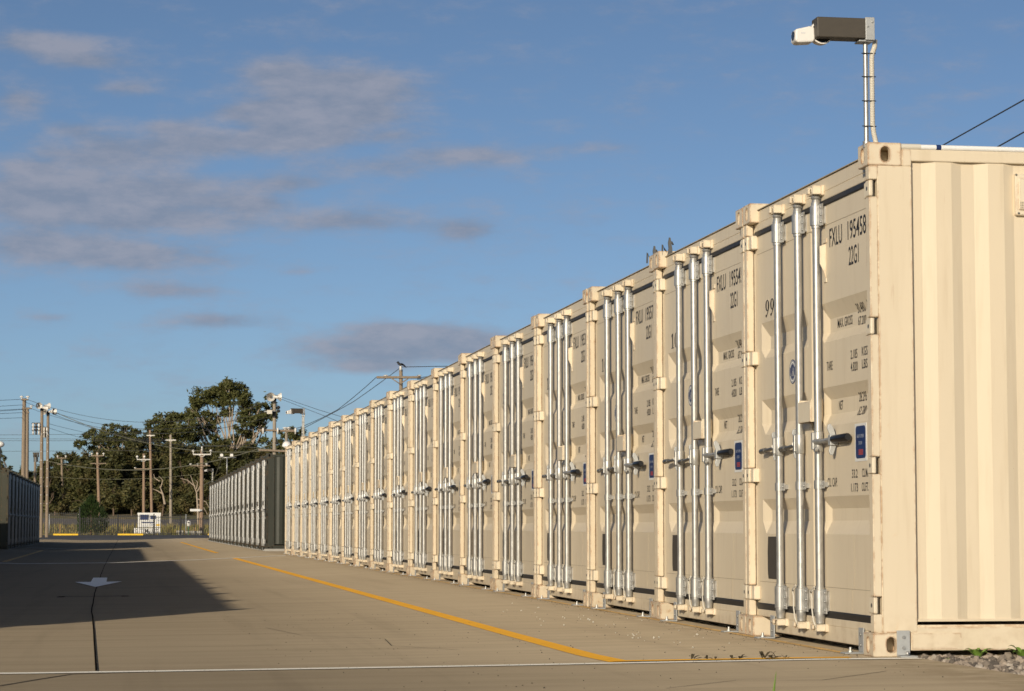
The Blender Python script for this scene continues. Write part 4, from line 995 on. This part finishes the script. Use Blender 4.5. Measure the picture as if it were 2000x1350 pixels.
for tx, a, w in (('O', 266.5, 3.4), ('TEM', 274.5, 15), ('UT', 297, 12)):
    me = lettering([(tx, 0, .15, .34, w*s)], False); o = ob('letter', me, t); o.rotation_euler = (0, 0, math.pi/2); o.location = (X(a), -.016, 0)
    me.materials.append(M['ink'])
    for v_ in me.vertices: v_.co.y = v_.co.y
for a in (271, 311): MB().box(X(a)-.03, X(a)+.03, .05, .11, -.1, 1.8).build('sign_post', M['dull_zinc'], t)
y = 189; t = thing('meter_post', 'green post topped by a rounded white head behind the fence', 'meter post', (fx(368.5, y), y, -.06))
MB().tube([(0, 0, 0), (0, 0, .72)], .06, 10).build('post', M['green_plastic'], t); MB().ball((0, 0, .95), .2, 14, 10, (.85, .5, 1.35)).build('head', M['white_plastic'], t); MB().ball((0, -.07, 1.02), .1, 10, 8, (1, .45, .75)).build('window', M['lens_black'], t)
for a, b_, h, lab in ((345, 359, .30, 'pale concrete block behind the fence, left of the green post'), (362, 394, .26, 'long pale concrete block behind the fence, right of the green post')):
    y = 190; o = MB().box(fx(a, y), fx(b_, y), y, y+.35, -.08, h).build('concrete_block', M['grey_block'], None, .015); tag(o, lab, 'block', 'concrete blocks behind the fence')
for a, h, lab in ((117, .9, 'timber stake in the grass left of the conical shrub'), (177, .75, 'timber stake in front of the conical shrub'), (381, .62, 'timber stake beside the long concrete block'), (242, .9, 'timber stake in the grass left of the sign')):
    y = 191; o = MB().box(fx(a, y)-.04, fx(a, y)+.04, y-.04, y+.04, -.1, h-.05).build('timber_stake', M['timber'], None, .01); tag(o, lab, 'stake', 'timber stakes on the verge')
p = at(381, 996.5, 199.5); t = thing('street_sign', 'white street name blade fixed to the thick reddish pole', 'street sign', p)
MB().box(-.42, .42, -.02, .02, -.10, .10).build('blade', M['label_white'], t, .006); MB().box(-.33, .33, -.0225, -.0205, -.02, .02).build('name_line', M['label_grey'], t); MB().box(.40, .58, -.025, .025, -.06, .06).build('clamp', M['dull_zinc'], t)
for px, h, lab in ((153, 1.75, 'pale steel post behind the left fence panel'), (194, 1.75, 'pale steel post right of the conical shrub'), (363, 1.7, 'pale steel post left of the green post'), (96, 1.7, 'pale steel post beside the loudspeaker poles')):
    y = 192; t = thing('steel_post', lab, 'post', (fx(px, y), y, -.06), 0, 'pale steel posts behind the fence'); MB().tube([(0, 0, 0), (0, 0, h)], .035, 8).build('shaft', M['dull_zinc'], t); MB().ball((0, 0, h), .05, 8, 6).build('cap', M['dull_zinc'], t)

# ------------------------------------------------------------------ trees
def leaf_cloud(mb, c, rx, ry, rz, n, size, rg, clumps):
    cl = []
    for _ in range(clumps):
        while True:
            u = Vector((rg.uniform(-1, 1), rg.uniform(-1, 1), rg.uniform(-.8, 1)))
            if .25 < u.length < 1: break
        cl.append(Vector((c.x+u.x*rx, c.y+u.y*ry, c.z+u.z*rz)))
    for i in range(n):
        k = cl[rg.randrange(clumps)]; sg = .20
        p = Vector((rg.gauss(k.x, rx*sg), rg.gauss(k.y, ry*sg), rg.gauss(k.z, rz*sg*1.1)))
        a = Vector((rg.uniform(-1, 1), rg.uniform(-1, 1), rg.uniform(-.7, .7))).normalized()*size*rg.uniform(.5, 1.3)
        b_ = a.orthogonal().normalized()*size*rg.uniform(.25, .5); b_.rotate(Matrix.Rotation(rg.uniform(0, 6.28), 3, a.normalized()))
        mb.add([p-a, p+b_, p+a, p-b_*.8], [(0, 1, 2, 3)])
def tree(name, label, pxb, Z, puffs, leaf, bark, seed, dens=1.0, size=.30, trunk=.35, limbs=True, grp='trees of the wood', clump=1.0, base_py=None):
    """puffs: (px, py, half width px, half height px)"""
    rg = random.Random(seed); s = Z/FP
    b0 = at(pxb, 1000, Z); base = Vector((b0.x, b0.y, gh(b0.y)-.3))
    t = thing(name, label, 'tree', base, 0, grp)
    low = max(q[1]+q[3] for q in puffs); top = min(q[1] for q in puffs)
    fork = at(pxb+rg.uniform(-4, 4), (low+1000)/2 if low < 985 else 960, Z)-base
    tr = MB().tube([(0, 0, -.5), fork*.55+Vector((rg.uniform(-.3, .3), 0, 0)), fork], [trunk, trunk*.8, trunk*.62], 8)
    if limbs:
        for q in puffs:
            e = at(q[0], q[1], Z+rg.uniform(-1, 1))-base; m1 = fork+(e-fork)*.5+Vector((rg.uniform(-.8, .8), rg.uniform(-.5, .5), -rg.uniform(.1, .6)))
            tr.tube([fork, fork+(m1-fork)*.5+Vector((rg.uniform(-.2, .2), 0, .15)), m1, m1+(e-m1)*.55+Vector((rg.uniform(-.3, .3), 0, 0)), e], [trunk*.5, trunk*.36, trunk*.25, trunk*.17, trunk*.06], 6)
            for _ in range(2):
                e2 = e+Vector((rg.uniform(-1, 1)*q[2]*s, rg.uniform(-.5, .5), rg.uniform(-.2, .8)*q[3]*s)); tr.tube([m1+(e-m1)*.5, (m1+(e-m1)*.5+e2)/2+Vector((0, 0, .2)), e2], [trunk*.13, trunk*.09, trunk*.03], 5)
    tr.build('trunk', bark, t)
    mb = MB()
    for (px, py, hw, hh) in puffs:
        c = at(px, py, Z+rg.uniform(-1.5, 1.5))-base; A_ = hw*hh
        leaf_cloud(mb, c, hw*s, max(1.0, hw*s*.8), hh*s*1.3, max(60, int(A_*2.6*dens)), size, rg, max(4, int(A_/32*clump)))
    mb.build('crown', leaf, t); return t
GL, WL = M['gum_leaf'], M['wood_leaf']; PB, BB = M['pale_bark'], M['brown_bark']
tree('gum_tree', 'tallest gum tree, its open crown with pale limbs standing over the wood', 452, 300,
     [(432, 757, 26, 12), (462, 757, 26, 12), (447, 748, 18, 7), (400, 776, 26, 13), (383, 800, 18, 11), (420, 785, 24, 12), (455, 783, 26, 13), (484, 770, 18, 10), (490, 795, 22, 13), (478, 812, 24, 10), (395, 812, 18, 8),
      (515, 786, 15, 9), (528, 800, 12, 10), (508, 822, 18, 10), (405, 838, 26, 11), (386, 850, 20, 10), (445, 808, 20, 8), (500, 845, 24, 12), (468, 838, 16, 7), (470, 862, 26, 12), (425, 866, 22, 11), (374, 795, 12, 8), (376, 816, 16, 9), (408, 818, 20, 9), (436, 770, 24, 10), (520, 806, 16, 8), (536, 812, 10, 7), (492, 826, 20, 9)], GL, PB, 11, 1.15, .27, .42, clump=1.0)
tree('gum_tree', 'broad gum tree with a layered crown, left of the tallest one', 332, 296,
     [(300, 833, 20, 9), (322, 818, 24, 10), (350, 815, 24, 10), (372, 822, 16, 9), (335, 836, 30, 12), (308, 850, 26, 12), (360, 845, 26, 14), (338, 862, 36, 14), (296, 865, 20, 13)], GL, PB, 12, 1.15, .27, .36)
tree('gum_tree', 'spreading gum tree with a drooping branch at the left end of the wood', 224, 290,
     [(210, 836, 11, 5), (222, 834, 12, 5), (247, 836, 14, 6), (264, 842, 12, 7), (188, 848, 20, 9), (165, 860, 16, 8), (153, 871, 9, 7), (205, 860, 28, 12), (240, 860, 26, 13), (262, 862, 20, 13), (185, 874, 16, 8), (220, 882, 34, 12)], GL, PB, 13, 1.1, .26, .34)
tree('gum_tree', 'small rounded tree at the left edge of the wood, behind the slim pole', 126, 296, [(122, 893, 16, 9), (136, 902, 16, 11), (112, 905, 15, 10), (125, 918, 24, 14), (146, 906, 12, 11), (108, 932, 18, 16), (135, 938, 22, 16)], WL, BB, 14, 1.2, .28, .25)
tree('gum_tree', 'sparse tree top right of the loudspeaker pole', 562, 300, [(552, 850, 13, 7), (572, 842, 13, 6), (590, 848, 12, 7), (545, 868, 18, 10), (575, 862, 20, 12), (600, 866, 18, 12), (515, 868, 14, 9), (530, 885, 26, 14)], GL, BB, 15, 1.1, .27, .25)
tree('gum_tree', 'tree tops just showing over the leftmost olive container', 0, 170, [(-6, 888, 10, 8), (5, 893, 6, 4), (-4, 912, 12, 8), (10, 914, 10, 6), (24, 922, 12, 6)], WL, BB, 16, 1.4, .14, .18)
tree('gum_tree', 'dark low tree between the twin poles and the loudspeaker poles', 60, 200, [(36, 930, 9, 12), (62, 936, 14, 10), (84, 925, 13, 16), (100, 935, 16, 20), (74, 950, 18, 14), (104, 962, 14, 22)], WL, BB, 17, 1.3, .18, .2)
rm = random.Random(21)
spec = [(112, 935), (150, 905), (190, 895), (232, 890), (276, 878), (318, 880), (362, 868), (405, 872), (448, 872), (490, 872), (532, 890), (575, 885)]
nm = ['below the slim pole', 'left of the leaning reddish pole', 'behind the leaning reddish pole', 'between the leaning pole and the sign', 'behind the two poles left of the sign', 'behind the straight grey pole', 'left of the thick reddish pole', 'behind the thick reddish pole', 'behind the floodlight post', 'above the middle of the dark green row', 'behind the grey loudspeaker pole', 'just over the end of the cream row']
for k, (px, top) in enumerate(spec):
    pf = []
    for j in range(26):
        pf.append((px+rm.uniform(-30, 30), rm.uniform(top+4, 1005), rm.uniform(16, 26), rm.uniform(12, 20)))
    tree('bush_tree', 'dark tree of the wood ' + nm[k], px, 284+rm.uniform(-9, 8), pf, WL, PB if k in (5, 7, 8) else BB, 40+k, .95, .30, .26)
for k, (px, py, lab) in enumerate(((108, 968, 'low scrubby bush at the left foot of the wood'), (222, 962, 'low scrubby bush right of the conical shrub'), (258, 968, 'low scrubby bush just left of the sign'), (316, 966, 'low scrubby bush between the sign and the straight grey pole'),
                                    (352, 962, 'low scrubby bush right of the straight grey pole'), (376, 972, 'low scrubby bush left of the thick reddish pole'), (405, 968, 'low scrubby bush by the end of the dark green row'))):
    tree('bush', lab, px, 262, [(px+rm.uniform(-16, 16), py+rm.uniform(-16, 30), rm.uniform(12, 20), rm.uniform(9, 14)) for _ in range(8)], M['scrub_leaf'], BB, 80+k, .9, .24, .10, grp='low bushes under the wood')
# a bleached dead tree beside the thick pole
def limb_tree(name, label, segs, Z):
    t = thing(name, label, 'tree', at(segs[0][0][0], segs[0][0][1], Z)); b0 = at(segs[0][0][0], segs[0][0][1], Z); mb = MB()
    for seg, r0 in segs_iter(segs): mb.tube([at(x, y, Z)-b0 for x, y in seg], [r0*(1-.7*i/(len(seg)-1)) for i in range(len(seg))], 7)
    mb.build('trunk', M['pale_bark'], t)
def segs_iter(segs):
    for i, q in enumerate(segs): yield q, (.13 if i == 0 else .065)
limb_tree('dead_tree', 'bare bleached tree with forked limbs left of the thick reddish pole', [[(388, 1035), (386, 990), (384, 962), (378, 945)], [(384, 962), (376, 940), (372, 928)], [(384, 955), (386, 942), (382, 938)], [(386, 960), (393, 945), (400, 935)], [(381, 950), (366, 938), (352, 934)], [(386, 985), (398, 992), (406, 1006)], [(386, 975), (402, 980), (410, 995)]], 232)
limb_tree('dead_tree', 'fallen pale branches in the wood left of the straight grey pole', [[(322, 985), (318, 965), (312, 950)], [(318, 965), (306, 958), (298, 955)], [(314, 952), (318, 938), (310, 930)], [(312, 940), (302, 934), (300, 926)]], 236)
# conical shrub
rg = random.Random(31); Z = 199; t = thing('conifer_shrub', 'dense dark green conical shrub rising through the fence line', 'shrub', Vector((at(178, 1040, Z).x, at(178, 1040, Z).y, -.08)))
MB().tube([(0, 0, 0), (0, 0, 2.6)], [.09, .03], 7).build('trunk', M['brown_bark'], t)
mb = MB()
for i in range(5200):
    u = rg.random(); h = .15+3.05*u; rad = 1.22*math.sin(math.pi*min(1, .30+.70*u))**.8*(1.0 if u < .85 else .8); a = rg.uniform(0, 6.28); q = rad*(.55+.5*rg.random()**.6)*(1+.16*math.sin(3*a+5*u))
    p = Vector((q*math.cos(a), q*math.sin(a), h+rg.uniform(-.1, .15))); d = Vector((math.cos(a)*.5, math.sin(a)*.5, 1)).normalized()*rg.uniform(.10, .26); w = d.orthogonal().normalized()*.035; w.rotate(Matrix.Rotation(rg.uniform(0, 6), 3, d.normalized()))
    mb.add([p-w, p+w, p+d], [(0, 1, 2)])
mb.build('crown', M['pine_leaf'], t)
bpy.context.view_layer.update()
